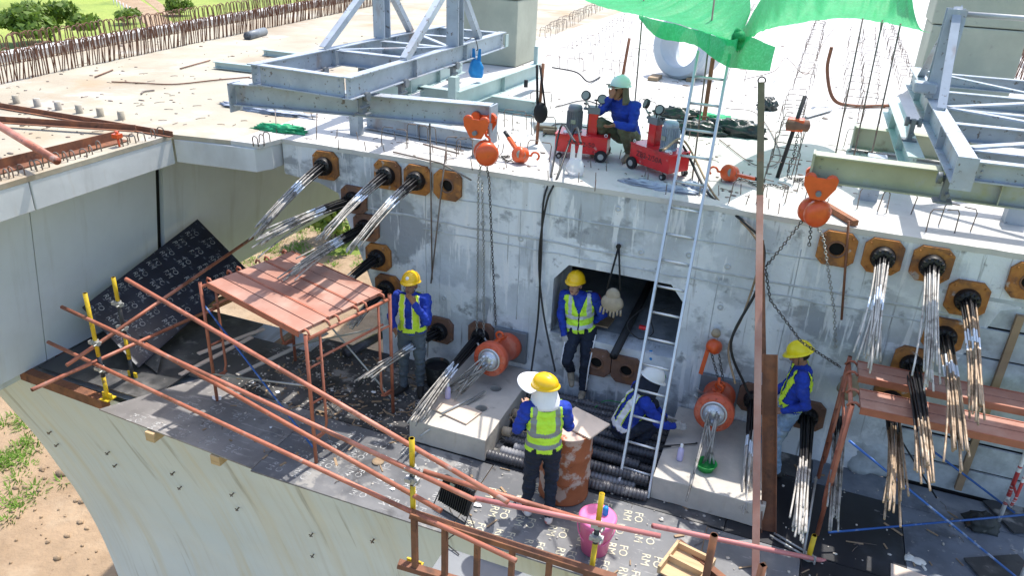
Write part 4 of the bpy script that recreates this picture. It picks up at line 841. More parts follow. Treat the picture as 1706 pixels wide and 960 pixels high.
path = spline([p+V((.05, .06, .03)), p+V((.2, .1, .02)), p+V((.35, -.05, .02)), p+V((.5, .08, .02)), p+V((.62, .0, .02)), p+V((.7, .08, .02)), p+V((.62, .1, .02))], 10); chain(path).build('chain', m_chain, t)
r0 = pz(1295, 296, DZ); r1 = r0+V((.13, .12, 1.0)); rod('threaded_rod', [r0, r1], .025, m_dark, 'black threaded rod standing in the deck with a red hoist on it', 'rod')
t = thing('rod_hoist', r0.lerp(r1, .62), 'red hoist block clamped half way up the black threaded rod', 'hoist'); c_ = r0.lerp(r1, .66); b = MB(); b.box(c_, (.2, .16, .15)); b.build('hoist_body', m_orange, t, bevel=.02)
b = MB(); b.lathe([(.03, -.14), (.07, -.12), (.07, .12), (.03, .14)], c_+V((.03, -.03, 0)), (1, .2, 0), 14); b.build('brake_cover', m_darkrust, t); chain(spline([c_+V((.05, -.02, -.08)), c_+V((.05, -.03, -.4)), r0+V((.12, 0, .03)), r0+V((.3, .05, .02)), r0+V((.2, -.1, .02)), r0+V((.42, -.05, .02)), r0+V((.3, -.2, .02)), r0+V((.5, -.22, .02)), r0+V((.62, -.12, .02))], 10)).build('chain', m_chain, t)
# ------------------------------------------------------------------ bags, cloths and tarpaulin on the deck
def lump(name, c, r, mt, label, cat, rz=0, seed=0, amp=.35, fr_=3, n=36, flat=True):
    b = MB(); c = V(c); vs = []; R = Matrix.Rotation(rz, 3, 'Z'); k = n//2
    for i in range(k+1):
        t_ = pi*i/k
        for j in range(n):
            a = 2*pi*j/n; d = V((sin(t_)*cos(a), sin(t_)*sin(a), cos(t_))); q = 1+amp*noise.noise(d*fr_+V((seed, 0, 0)))+amp*.5*abs(noise.noise(d*fr_*2.7+V((seed, 5, 0))))
            v = V((d.x*r[0], d.y*r[1], d.z*r[2]))*q
            if flat: v.z = max(v.z, -r[2]*.35)
            vs.append(c+R @ v+V((0, 0, r[2]*.35)))
    b.add(vs, [(i*n+j, (i+1)*n+j, (i+1)*n+(j+1) % n, i*n+(j+1) % n) for i in range(k) for j in range(n)], 0, True); o = b.build(name, mt); return tag(o, label, cat)
lump('tarpaulin_bundle', pz(1222, 224, DZ), (.42, .17, .16), m_tarp, 'shiny black plastic bundle lying on the deck right of the ladder', 'tarpaulin', -.12, 1, .5, 3.5)
lump('tarpaulin_bundle', pz(1162, 222, DZ), (.34, .16, .13), m_tarp, 'black plastic bundle lying on the deck behind the ladder', 'tarpaulin', .1, 5, .5, 3.5)
lump('tarpaulin_bundle', pz(1130, 196, DZ), (.34, .13, .12), m_tarp, 'dark plastic bundle behind the finned pump motor', 'tarpaulin', .0, 15, .5, 3.5)
lump('tarpaulin_bundle', pz(1278, 182, DZ), (.14, .14, .14), m_tarp, 'small crumpled black plastic bag beside the upright steel pole', 'bag', 0, 9, .6, 3)
lump('net_cloth', pz(1178, 200, DZ), (.42, .18, .07), m_greenp, 'green net cloth crumpled over the plastic behind the ladder', 'net', 0, 3, .7, 4)
lump('net_cloth', pz(470, 218, DZ), (.32, .10, .06), m_greenp, 'green net cloth crumpled on the deck under the long I-beam', 'net', .1, 21, .8, 4)
lump('net_bag', pz(1030, 182, DZ), (.16, .14, .2), m_greenp, 'bright green bag standing behind the squatting worker', 'bag', 0, 31, .3, 2)
lump('rag', pz(1098, 312, DZ), (.42, .11, .035), m_rag, 'grey-blue rag spread along the deck edge under the pumps', 'rag', -.1, 12, .6, 5)
lump('rag', pz(1160, 312, DZ), (.16, .10, .04), m_rag, 'small grey rag beside the wheel of the right pump', 'rag', -.4, 14, .6, 5)
lump('plastic_sheet', pz(440, 184, DZ), (.7, .16, .04), m_rag, 'grey plastic sheet lying on the deck below the long I-beam', 'sheet', -.05, 18, .8, 5)
def bag(name, p, w_, h_, mt, label, handles=True, hang=False):
    t = thing(name, p, label, 'bag'); b = MB(); P = []
    for i in range(13):
        z = i/12; r = w_*(.8+.35*sin(z*2.6)-.45*z*z); rowp = []
        for j in range(25):
            a = 2*pi*j/24; k = 1+.18*noise.noise(V((cos(a)*2, sin(a)*2, z*4+w_*50))); rowp.append(p+V((cos(a)*r*k, sin(a)*r*k*.55, z*h_)))
        P.append(rowp)
    b.grid(P); b.build('sack', mt, t)
    if handles:
        for sx in (-1, 1):
            q = p+V((sx*w_*.35, 0, h_)); b = MB(); b.add([q+V((-.035, 0, -.02)), q+V((.035, 0, -.02)), q+V((.02+sx*.01, .01, .17)), q+V((-.02+sx*.01, .01, .17))], [(0, 1, 2, 3)]); b.build('handle', mt, t, solid=.004)
    return t
bag('plastic_bag', pz(957, 292, DZ)+V((0, 0, .005)), .11, .2, m_bagw, 'white plastic carrier bag standing on the deck edge before the left pump')
hp = onb(b0, b1, 786)+V((.09, -.02, -.12)); bag('plastic_bag', hp+V((0, 0, -.42)), .12, .26, m_bagb, 'blue plastic bag hanging from the left steel frame'); 
b = MB(); hk = hp+V((0, 0, .02)); b.tube(spline([onb(b0, b1, 775)+V((0, 0, .02)), onb(b0, b1, 782)+V((.08, 0, .06)), hk+V((.02, 0, 0)), hk+V((0, 0, -.04))], 6), .007, 5); tag(b.build('wire_hook', m_dark), 'bent black wire hook holding the blue bag on the frame', 'hook')
p = pz(896, 208, DZ)+V((0, 0, .02)); p = py(900, 200, pz(897, 240, DZ).y-.05); t = thing('cloth_bag', p, 'black cloth bag hanging by its strap from the end of the green beam', 'bag')
b = MB(); b.ell(p+V((0, 0, .1)), (.10, .07, .14), None, 16); b.build('pouch', m_blackcloth, t); top = py(897, 108, p.y); b = MB(); b.tube([p+V((-.05, 0, .18)), top+V((-.02, 0, 0))], .018, 6); b.tube([p+V((.06, 0, .18)), top+V((.02, 0, 0))], .014, 6); b.build('strap', m_blackcloth, t)
b = MB(); q = pz(894, 240, DZ); b.tube([q, V((q.x+.03, q.y, top.z+.02))], .022, 7); tag(b.build('bag_post', m_brown), 'rusty post standing beside the hanging black bag', 'post')
for a, c, lab in (((892, 212), (928, 215), 'dark wooden block on the deck beside the left pump'), ((905, 218), (935, 220), 'short timber offcut next to the wooden block by the pump'), ((1355, 330), (1425, 372), 'rusty square steel tube leaning off the deck edge below the right hoist')):
    A = pz(*a, DZ+.04); B = pz(*c, DZ+.04); b = MB(); b.bar(A, B, .07, .06); tag(b.build('timber_block' if 'tube' not in lab else 'steel_tube', m_oldwood if 'tube' not in lab else m_brown), lab, 'block' if 'tube' not in lab else 'tube')
b = MB(); A = [pz(*q, D1+.02) for q in ((1337, 192), (1365, 182), (1388, 179), (1384, 184), (1346, 195))]; b.add(A, [(0, 1, 2, 3, 4)]); tag(b.build('metal_plate', m_alu, solid=.012), 'thin grey metal plate lying on the deck by the bent pipe', 'plate')
for q, lab in (((440, 58), 'grey pipe offcut lying near the left rebar row'),):
    A = pz(412, 60, D1+.06); B = pz(440, 52, D1+.06); b = MB(); b.pipe(A, B, .1, .01); tag(b.build('pipe_offcut', m_motor), lab, 'pipe')
b = MB(); p = pz(1293, 245+0, DZ); q = pz(876, 148, DZ)
tag(b.lathe([(.035, 0), (.035, .1), (.03, .12)], pz(876, 145, DZ+.25), (0, 0, 1), 10).build('drink_can', m_dark), 'small dark can standing on the grey cross beam', 'can')
b = MB(); b.tube(spline([pz(920, 112, DZ+.15), pz(960, 120, DZ+.2), pz(980, 136, DZ+.05), pz(1000, 128, D1)], 8), .014, 6); tag(b.build('hose', m_hose), 'black hose curling on the deck behind the left frame', 'hose')
def hose(pts, r, label, mt=m_hose):
    b = MB(); b.tube(spline(pts, 10), r, 7); return tag(b.build('hose', mt), label, 'hose')
hose([pz(958, 236, DZ+.7), py(935, 210, 9.3), pz(918, 292, DZ+.02), py(905, 340, 8.28), py(901, 440, 8.28), py(893, 560, 8.2), py(868, 690, 7.7), py(830, 640, 7.95)], .013, 'black hydraulic hose looping from the left pump down to the left jack')
hose([pz(968, 238, DZ+.7), py(958, 215, 9.2), pz(928, 296, DZ+.02), py(910, 340, 8.28), py(898, 430, 8.27), py(905, 520, 8.2), py(925, 620, 7.9)], .013, 'second black hose hanging beside the manhole worker')
hose([pz(1100, 250, DZ+.7), pz(1135, 240, DZ+.4), pz(1180, 322, DZ+.03), py(1240, 370, 8.28), py(1272, 410, 8.2), py(1262, 480, 8.2), py(1218, 570, 8.1), py(1240, 640, 8.1), py(1252, 665, 8.1)], .016, 'black hydraulic hose running from the right pump over the edge to the right jack')
hose([pz(1105, 250, DZ+.7), pz(1140, 235, DZ+.45), pz(1190, 325, DZ+.03), py(1250, 385, 8.26), py(1266, 430, 8.18), py(1240, 520, 8.2), py(1214, 580, 8.1), py(1225, 640, 7.9)], .013, 'brown hose beside the black hydraulic hose at the right pump', m_oldwood)

# litter on the decks: crumbs, wire ends, paint flakes
b = MB()
for i in range(1100):
    q = pz(rr(0, 1500), rr(60, 330), DZ)
    if q.x > 2.8 or q.y < 8.45 and q.x > -7.9: continue
    if q.x < -6.4 and q.y < 8.0 and q.x > -7.84: continue
    s_ = abs(random.gauss(0, .012))+.004
    if random.random() < .35: a = rr(0, pi); d = V((cos(a), sin(a), 0))*rr(.04, .16); b.tube([q+V((0, 0, .006)), q+d*.5+V((.01, .01, .012)), q+d+V((0, 0, .006))], .004, 4)
    else: b.ell(q+V((0, 0, .004)), (s_*rr(.8, 2.4), s_*rr(.8, 2), s_*.5), None, 5)
tag(b.build('deck_litter', m_rebard), 'small dark crumbs and wire ends strewn over the deck', 'debris', kind='stuff')
hose([pz(925, 178, D1), pz(980, 168, D1), pz(1040, 200, D1), pz(1000, 214, D1), pz(930, 206, D1), pz(905, 226, D1)], .010, 'black cable snaking on the deck around the left pump')
hose([pz(1240, 132, D1), pz(1290, 118, DZ+.25), pz(1310, 96, DZ+.3), pz(1345, 122, D1), pz(1372, 70, D1), pz(1390, 46, D1)], .008, 'thin grey cable looping over the deck beside the stirrup row', m_rebard)
hose([pz(1198, 232, D1), pz(1262, 276, D1), pz(1300, 258, D1), pz(1262, 190, D1), pz(1210, 180, D1)], .007, 'thin cable running behind the orange pole on the deck', m_rebard)
# ------------------------------------------------------------------ strand bundles
def strand_bundle(x, z, end, n, label, dx=0, spread=.065, mt=m_strand, lift=.05, blk=.22, tape=.42, bow=.55, rnd=.16, y0=FY-.12):
    s0 = V((x, y0, z)); e0_ = px(end[0], end[1], x+dx) if abs(x+dx) > .2 else pz(end[0], end[1], .22)
    t = thing('strand_bundle', s0, label, 'steel strands', 'prestressing strand bundles hanging from the anchors'); L = (e0_-s0).length
    pc = s0.lerp(e0_, .5)+V((0, -.02*L, .045*L+lift*.2))
    n = int(n*1.45)
    for i in range(n):
        a = 2.4*i; r0 = .075*sqrt((i+.5)/n); o0 = V((cos(a)*r0, 0, sin(a)*r0)); k = 1+rr(-rnd, rnd*.3)
        o2 = V((o0.x*.6+random.gauss(0, spread*.40), rr(-.05, .05), o0.z*.5+random.gauss(0, spread*.35))); o1 = o0*.75; P = []; m_ = 9
        for j in range(m_+1):
            u = j/m_*k; P.append((s0+o0)*(1-u)**2+(pc+o1)*2*u*(1-u)+(e0_+o2)*u*u)
        ms = [0 if (j+.5)/m_*k < blk+rr(-.03, .03) else (1 if abs((j+.5)/m_*k-tape) < .055 else 2) for j in range(m_)]
        b = MB(); b.tube(P, .0098, 5, True, ms=ms); b.build('strand', [m_black, m_tape, mt], t, fixn=False)
    return t
SB = strand_bundle
SB(-5.81, 2.67, (428, 388), 12, 'strand bundle from the leftmost anchor plate under the deck edge')
SB(-5.40, 2.26, (432, 408), 13, 'strand bundle from the uppermost dark side plate, sweeping far left', spread=.14, lift=.16, blk=.3)
SB(-4.88, 2.68, (536, 398), 13, 'strand bundle from the second top plate, over the scaffold deck', spread=.1)
SB(-4.45, 2.68, (585, 415), 12, 'strand bundle from the top plate next to the empty one on the left')
SB(-5.23, 1.90, (482, 458), 14, 'strand bundle from the second side plate, ending over the scaffold planks', spread=.12, blk=.3)
SB(-5.06, 1.50, (556, 492), 12, 'black-rooted strand bundle reaching behind the scaffold planks', blk=.55, tape=2)
SB(-4.93, 1.07, (585, 545), 12, 'short dark strand bundle from the lowest left side plate', blk=.6, tape=2)
SB(-4.13, .60, (606, 632), 13, 'strand bundle spreading on the floor behind the standing worker', spread=.14, blk=.3, dx=-.1)
SB(-3.52, .66, (690, 700), 16, 'thick strand bundle lying past the pedestal beside the standing worker', spread=.10, blk=.40, tape=.48, dx=-.05, lift=.1)
SB(.97, 2.68, (1450, 606), 15, 'pale strand bundle from the second top plate on the right', mt=m_strandw, blk=.08, tape=.45, spread=.13)
SB(1.43, 2.68, (1542, 636), 15, 'pale strand bundle from the third top plate on the right', mt=m_strandw, blk=.08, tape=2, spread=.1)
SB(1.83, 2.38, (1630, 700), 14, 'rusty strand bundle hanging farthest right', mt=m_strandr, blk=.16, tape=.42, spread=.10, dx=-.05)
SB(1.73, 1.93, (1598, 768), 14, 'rusty strand bundle hanging over the front scaffold plank', mt=m_strandr, blk=.2, tape=.34, spread=.08, dx=-.1)
SB(1.52, 1.53, (1545, 800), 13, 'dark brown strand bundle below the right scaffold planks', mt=m_strandr, blk=.6, tape=2, dx=-.1)
SB(1.42, 1.05, (1492, 850), 13, 'thin strand bundle hanging left of the dark brown one below the planks', mt=m_strandr, blk=.35, tape=2, dx=-.15, spread=.12)
SB(.63, .60, (1330, 890), 16, 'pale strand bundle touching the floor beside the worker on the right', mt=m_strandw, blk=.5, tape=2, dx=-.02, lift=.12)
SB(.02, .66, (1240, 845), 12, 'pale strand bundle draped over the right pedestal', mt=m_strandw, blk=.4, tape=.48, dx=-.02, lift=.1, spread=.05)
SB(.95, .75, (1388, 885), 8, 'thin grey strand bundle by the foot of the right scaffold', blk=.2, tape=2, y0=8.2, spread=.05)
# ------------------------------------------------------------------ stressing jacks
def jack(back, front, label, strands, sl_, n=8):
    d = (front-back).normalized(); L = (front-back).length
    t = thing('stressing_jack', (back+front)/2, label, 'jack', 'orange hydraulic stressing jacks')
    b = MB(); b.lathe([(.12, 0), (.19, 0), (.19, .06), (.17, .08), (.17, L-.12), (.21, L-.12), (.225, L-.10), (.225, L-.015), (.215, L), (.145, L)], back, d, 36); cyl = b.build('cylinder', m_jack, t)
    x, y, _ = frame(d); b = MB()
    for i in range(12): a = 2*pi*i/12; b.lathe([(.012, L), (.012, L+.012), (.003, L+.013)], back+x*cos(a)*.185+y*sin(a)*.185, d, 6)
    b.build('bolts', m_jack, cyl)
    b = MB(); b.lathe([(.15, L-.01), (.15, L+.012), (.13, L+.014), (.13, L-.03)], back, d, 28, cap=False); b.build('bore_ring', m_alu, t)
    b = MB(); b.lathe([(.128, L-.03), (.122, L+.03), (.115, L+.05), (.0, L+.052)], back, d, 28, cap=False); hd = b.build('wedge_head', m_alu, t)
    for i in range(n):
        a = 2*pi*i/n; b = MB(); b.lathe([(.018, L+.05), (.016, L+.075), (.008, L+.076)], back+x*cos(a)*.07+y*sin(a)*.07, d, 8); b.build('wedge', m_tape, hd)
    b = MB(); up = V((0, 0, 1)); c_ = back.lerp(front, .5); b.bar(c_+up*.17-x*.0+d*-.16, c_+up*.17+d*.16, .05, .06); b.tube([c_+up*.2+V((.05*cos(a), 0, .05+.05*sin(a))) for a in np.linspace(0, 2*pi, 12)], .016, 7); b.build('lifting_lug', m_orange, t)
    for s_ in (.35, .7):
        b = MB(); q = back.lerp(front, s_)+x*.17+up*.05; b.tube([q, q+x*.07+up*.03, q+x*.09+up*.06], .014, 7); b.build('oil_port', m_galv, t)
    s2 = thing('strand_bundle', front, sl_, 'steel strands', 'prestressing strand bundles hanging from the anchors')
    for e_ in strands:
        a = rr(0, 2*pi); o0 = (x*cos(a)+y*sin(a))*.07; p0_ = front+o0+d*.03; P = [p0_*(1-u)**2+(p0_+d*.25*(e_-p0_).length)*2*u*(1-u)+e_*u*u for u in np.linspace(0, 1, 8)]
        b = MB(); b.tube(P, .0115, 6); b.build('strand', m_strand, s2, fixn=False)
    return t
bk = V((-3.12, FY-.05, .62)); ft = py(815, 600, 7.72); ctr = pz(752, 655, .34)
jack(bk, ft, 'orange hydraulic jack hanging on a chain over the left pedestal', [ctr+V((rr(-.14, .14), rr(-.14, .12), rr(-.02, .02))) for _ in range(10)], 'short strand ends sticking out of the left jack')
bk = V((-.38, FY-.05, .62)); ft = py(1189, 690, 7.70)
jack(bk, ft, 'orange hydraulic jack hanging on a chain over the right pedestal', [pz(1180, 772, .36)+V((rr(-.07, .07), rr(-.06, .06), 0)) for _ in range(9)]+[pz(1143, 836, .3), pz(1150, 815, .32)], 'short strand ends sticking out of the right jack')
t = thing('small_chain_hoist', py(1190, 578, 8.25), 'small orange chain hoist on the face holding the right jack', 'hoist'); c_ = py(1190, 578, 8.2)
b = MB(); b.lathe([(.02, -.07), (.07, -.07), (.085, -.04), (.085, .04), (.06, .07), (.02, .07)], c_, (.8, -.5, 0), 16); b.build('hoist_body', m_orange, t); b = MB(); b.bar(c_+V((-.06, 0, 0)), c_+V((-.10, -.02, -.38)), .05, .04); b.build('lever', m_orange, t)
b = MB(); b.lathe([(.05, -.02), (.055, .02), (.02, .03)], c_+V((-.01, .06, .15)), (0, -1, 0), 14); b.build('anchor_nut', m_canvas, t)
hk = py(1197, 640, 7.95)
for dx in (-.02, .07): chain([c_+V((dx, -.03, -.07)), hk+V((dx*.6, 0, .06))], .034).build('chain', m_chain, t)
b = MB(); hook(b, hk, 1.3); b.build('hook', m_orange, t)
# ------------------------------------------------------------------ scaffold towers
def sc_frame(t, A, B, H, mt, r=.021, rungs=(.35, .8, 1.25), n='frame'):
    """door frame: two legs, top bar, inner ladder pieces"""
    A = V((*A[:2], .004)); B = V((*B[:2], .004)); up = V((0, 0, H)); d = (B-A)
    for P in (A, B): b = MB(); b.pipe(P, P+up, r); b.build('leg', mt, t)
    b = MB(); b.tube([A+V((0, 0, H-.06)), B+V((0, 0, H-.06))], r, 10); b.build('top_bar', mt, t)
    for s_, P, Q in ((.16, A, d), (-.16, B, d)):
        q = P+Q.normalized()*(s_*1.2); w_ = -1 if s_ > 0 else 1
        P_ = [q+V((0, 0, H-.07)), q+V((0, 0, .45)), q+Q.normalized()*(.04*w_)+V((0, 0, .33)), P+V((0, 0, .3))]
        b = MB(); b.tube(P_, r*.75, 8); b.build('inner_post', mt, t)
        for z in rungs: b = MB(); b.tube([P+V((0, 0, z)), q+V((0, 0, z))], r*.65, 7); b.build('rung', mt, t)
    b = MB(); b.tube([A+d*.1+V((0, 0, H-.35)), A+d*.9+V((0, 0, H-.35))], r*.7, 8); b.build('mid_bar', mt, t)
def plank(t, A, B, w_, z, mt, side, th=.045, hooks=True):
    """steel plank from A to B, width w_ to the side direction, with folded edges, a centre groove and hooks"""
    A = V((*A[:2], z)); B = V((*B[:2], z)); d = (B-A).normalized(); n = V(side).normalized(); g_ = .012
    for k0, k1 in ((0, .5), (.5, 1)):
        a0_ = A+n*(w_*k0+g_*.5); b0_ = B+n*(w_*k0+g_*.5); W_ = n*(w_*(k1-k0)-g_); b = MB()
        b.add([a0_, b0_, b0_+W_, a0_+W_]+[p+V((0, 0, -th)) for p in (a0_, b0_, b0_+W_, a0_+W_)], [(0, 1, 2, 3), (7, 6, 5, 4), (0, 4, 5, 1), (1, 5, 6, 2), (2, 6, 7, 3), (3, 7, 4, 0)]); b.build('plank', mt, t, bevel=.005)
    b = MB(); 
    for sd in (0, 1): q0 = A+n*(w_*sd)+V((0, 0, -.03)); q1 = B+n*(w_*sd)+V((0, 0, -.03)); b.bar(q0, q1, .014, .075)
    b.build('plank_edge', m_redox, t)
    if hooks:
        for P, s_ in ((A, -1), (B, 1)):
            for k in (.15, .85):
                q = P+n*(w_*k); b = MB(); b.tube([q+V((0, 0, -.02)), q+d*s_*.04+V((0, 0, .012)), q+d*s_*.09+V((0, 0, .01)), q+d*s_*.115+V((0, 0, -.04))], .014, 6); b.build('plank_hook', m_redox, t)
F0 = pz(527, 772, 0); F1 = pz(655, 688, 0); G0 = pz(362, 668, 0); G1 = G0+(F1-F0); H = 1.66
sc = thing('scaffold_tower', (F0+G1)/2, 'red scaffold tower with three worn steel planks on the left', 'scaffold')
sc_frame(sc, F0, F1, H, m_redox); sc_frame(sc, G0, G1, H, m_redox)
sd = (F1-F0).normalized(); W3 = (F1-F0).length/3.0
for i in range(3): plank(sc, G0+sd*(W3*i+.01)+V((.1, 0, 0)), F0+sd*(W3*i+.01)+V((-.1, 0, 0)), W3-.015, H+.02, m_plank, sd)
def brace(t, p, q, mt=m_bluep, r=.012): b = MB(); b.tube([p, q], r, 7); b.build('cross_brace', mt, t)
brace(sc, G0+V((0, .02, 1.35)), F0+V((-.05, .03, .18))); brace(sc, G0+V((0, -.01, .4)), F0+V((0, .05, 1.0)), m_galv); brace(sc, G1+V((0, 0, 1.3)), F1+V((0, 0, .2)), m_galv); brace(sc, G1+V((0, -.02, .25)), F1+V((0, .0, 1.25)), m_galv)
R0 = pz(1361, 892, 0); R1 = pz(1363, 797, 0); RH = 1.62
sr = thing('scaffold_tower', R0+V((.6, .5, 0)), 'rusty red scaffold tower with two separated steel planks on the right', 'scaffold')
sc_frame(sr, R0, R1, RH, m_redox, .022, (.5, .95))
S0 = R0+V((1.85, .05, 0)); S1 = R1+V((1.85, .05, 0)); sc_frame(sr, S0, S1, RH, m_whitered, .022, (.5, .95))
sd = (R1-R0).normalized()
pA = pz(1436, 722, RH-.06); 
plank(sr, R0+sd*.02+V((.08, 0, 0)), S0+sd*.02+V((.4, 0, 0)), .36, RH-.02, m_plank, sd); plank(sr, R0+sd*.64+V((.08, 0, 0)), S0+sd*.64+V((.4, 0, 0)), .33, RH-.02, m_plank, sd)
brace(sr, px(1415, 735, R0.x), pz(1700, 968, .15)); brace(sr, pz(1380, 888, .2), pz(1706, 846, .35)+V((.2, 0, 0))); brace(sr, py(1545, 745, 7.95), pz(1690, 855, .1)); brace(sr, py(1450, 650, 8.0), pz(1560, 830, .05), m_dark, .01)
# ------------------------------------------------------------------ guard rail: posts, clamps, pipes
def clampring(t, p, ax=(0, 0, 1)):
    b = MB(); b.lathe([(.026, -.032), (.040, -.032), (.040, .032), (.026, .032)], p, ax, 14, sm=False); b.box(p+V((.045, -.01, 0)), (.05, .045, .05)); b.lathe([(.01, -.06), (.01, .05)], p+V((.055, -.02, 0)), (0, 1, 0), 6); b.box(p+V((-.02, -.045, .02)), (.06, .04, .04)); b.build('pipe_clamp', m_galv, t)
def post(base, top, bands, label, clamps=(), foot=True):
    t = thing('guard_post', base, label, 'post', 'yellow and black guard rail posts'); L = (top-base).length; e_ = sorted(set([0, 1]+bands))
    for i, (a, c) in enumerate(zip(e_[:-1], e_[1:])):
        b = MB(); p = base.lerp(top, a); q = base.lerp(top, c)
        if i == len(e_)-2: b.pipe(p, q, .0255, .004, 14)
        else: b.tube([p, q], .0255, 14)
        b.build('band', m_yellow if (len(e_)-2-i) % 2 == 0 else m_postblk, t)
    if foot: b = MB(); b.box(base+V((0, 0, .01)), (.14, .14, .015)); b.box(base+V((.05, 0, .05)), (.05, .02, .08)); b.box(base+V((-.05, 0, .05)), (.05, .02, .08)); b.build('base_plate', m_yellow, t)
    for k in clamps: clampring(t, base.lerp(top, k))
    return t
Q1 = pz(180, 665, -.02); Q3 = pz(690, 945, -.02); Q2 = pz(222, 630, -.02)
post(Q1, V((Q1.x, Q1.y, px(145, 487, Q1.x).z)), [.22, .42], 'yellow and black post at the outer left corner of the guard rail', (.30, .55))
post(Q2, V((Q2.x, Q2.y, px(187, 463, Q2.x).z)), [.2, .42, .78], 'yellow and black post second from the left in front of the leaning panel', (.52, .75))
post(Q3, V((Q3.x, Q3.y, px(690, 726, Q3.x).z)), [.30, .66, .78], 'yellow and black post at the middle of the front guard rail', (.70, .78))
Q4 = pz(980, 990, -.02); top4 = px(1003, 823, Q4.x); post(V((Q4.x, Q4.y, -.02)), V((Q4.x, top4.y, top4.z)), [.52, .70], 'yellow and black post in front of the pink bucket', (.58, .70), False)
T5 = px(1357, 893, pz(1342, 985, -.02).x); Q5 = V((T5.x, T5.y, T5.z-1.4)); post(Q5, T5, [.1, .6, .72], 'yellow post at the bottom right in front of the dark floor', (.8,), False)
def rail(a, c, A, B, label, mt=m_pipe, off=0, r=.024):
    p = pv(*a, A, B); q = pv(*c, A, B); n = V((0, -off, 0)); b = MB(); b.pipe(p+n, q+n, r, .004, 12); return tag(b.build('rail_pipe', mt), label, 'pipe', 'red scaffold pipes of the guard rail')
rail((204, 468), (843, 844), Q1, Q3, 'red pipe running from the leaning panel down to the middle post, topmost of the rails', off=-.05)
rail((109, 509), (795, 828), Q1, Q3, 'red pipe crossing the outer left post at its upper clamp', off=.05)
rail((243, 574), (735, 852), Q1, Q3, 'darker rusty red pipe between the upper and lower rails', m_redox, off=0)
rail((87, 567), (864, 927), Q1, Q3, 'lowest red pipe of the rail, along the plywood edge', off=.06)
xa = Q1.x-.06; xb = Q2.x-.06
for a, c, lab in (((110, 609), (421, 396), 'red pipe running back from the outer corner post, upper of two'), ((53, 650), (392, 498), 'red pipe running back from the outer corner post, lower of two')):
    a = (a[0], a[1]); p = px(*a, xa); 
    if lab.endswith('upper of two'): a = (110, 609); p = px(111, 609, xa)
    q = px(*c, xa); b = MB(); b.pipe(p, q, .024, .004, 12); tag(b.build('rail_pipe', m_pipe), lab, 'pipe', 'red scaffold pipes of the guard rail')
rail((793, 826), (1102, 889), Q3, Q4, 'faded pink pipe starting behind the front worker', m_pink, .04); 
p = pv(1060, 880, Q3, Q4); q = pv(1420, 948, Q4, T5); q2 = p+(q-p)*1.6; b = MB(); b.pipe(pv(1085, 884, Q3, Q4)+V((0, .06, 0)), q2, .024, .004, 12); tag(b.build('rail_pipe', m_pink), 'faded pink pipe running to the bottom right corner', 'pipe', 'red scaffold pipes of the guard rail')
rail((700, 792), (1002, 884), Q3, Q4, 'rusty pipe clamped below the pink pipe at the middle post', m_pipe, -.06)
# lattice channel frame at the bottom
t = thing('lattice_frame', Q3+V((.3, -.05, 0)), 'rusty brown steel lattice frame laid along the platform edge', 'steel frame'); ofs = V((0, -.10, 0))
u0 = pv(692, 845, Q3, Q4)+ofs; u1 = pv(1031, 953, Q3, Q4)+ofs; l0 = pv(672, 928, Q3, Q4)+ofs; l1 = l0+(u1-u0)*1.0+V((0, 0, .06))
b = MB(); b.sect(u0, u1, [(-.04, -.03), (.04, -.03), (.04, .03), (-.04, .03)]); b.build('top_rail', m_brown, t, bevel=.004); b = MB(); b.sect(l0, l1, [(-.04, -.03), (.04, -.03), (.04, .03), (-.04, .03)]); b.build('bottom_rail', m_brown, t, bevel=.004)
for k in (.02, .17, .33, .50, .68, .86, .98):
    p = u0.lerp(u1, k); q = l0.lerp(l1, k); b = MB(); b.bar(p, V((p.x, p.y, q.z)), .05, .05, (0, 1, 0)); b.build('upright', m_brown, t)
# ------------------------------------------------------------------ ladder, pole, channel
Lb0 = pz(1030, 815, .005); Lb1 = pz(1080, 830, .005); ed = py(1163, 335, 8.26); eL = py(1112, 330, 8.26)
dirL = (V((-1.09, 8.26, 2.97))-(Lb0+Lb1)/2); wv = (Lb1-Lb0); k = 1.0
t = thing('ladder', (Lb0+Lb1)/2, 'aluminium ladder leaning from the platform against the deck edge', 'ladder')
tl = px(1178, 80, -1.25); 
top0 = Lb0+dirL*1.5; top1 = Lb1+dirL*1.5
for p, q in ((Lb0, top0), (Lb1, top1)): b = MB(); b.sect(p, q, [(-.014, -.035), (.014, -.035), (.014, .035), (-.014, .035)], (0, -1, .5)); b.build('side_rail', m_alu, t, bevel=.004)
for i in range(16):
    k = (.05+i*.0595); p = Lb0.lerp(top0, k); q = Lb1.lerp(top1, k); b = MB(); b.tube([p, q], .015, 8); b.build('rung', m_alu, t)
pb_ = V((.355, 6.16, .0)); pe = py(1266, 338, 8.24); dr = pe-pb_; ptop = pb_+dr*1.36
t = thing('steel_pole', pb_, 'tall faded orange square steel pole leaning on the deck edge', 'pole'); mid = pb_+dr*1.02; w_ = .036
b = MB(); b.sect(pb_-dr*.25, mid, [(-w_, -w_), (w_, -w_), (w_, w_), (-w_, w_)], (0, -1, .5)); b.build('lower_length', m_plank, t, bevel=.004)
b = MB(); b.sect(mid, ptop, [(-w_, -w_), (w_, -w_), (w_, w_), (-w_, w_)], (0, -1, .5)); b.build('upper_length', m_darkolive, t, bevel=.004)
b = MB(); b.tube([ptop+V((.04*cos(a), 0, .03+.04*sin(a))) for a in np.linspace(-.4, 4.2, 9)], .008, 6); b.build('wire_loop', m_dark, t)
cb = pz(1281, 888, .01); ct = py(1283, 592, 7.35); t = thing('steel_channel', cb, 'dark red-brown steel channel leaning behind the tall orange pole', 'channel'); cd = ct-cb
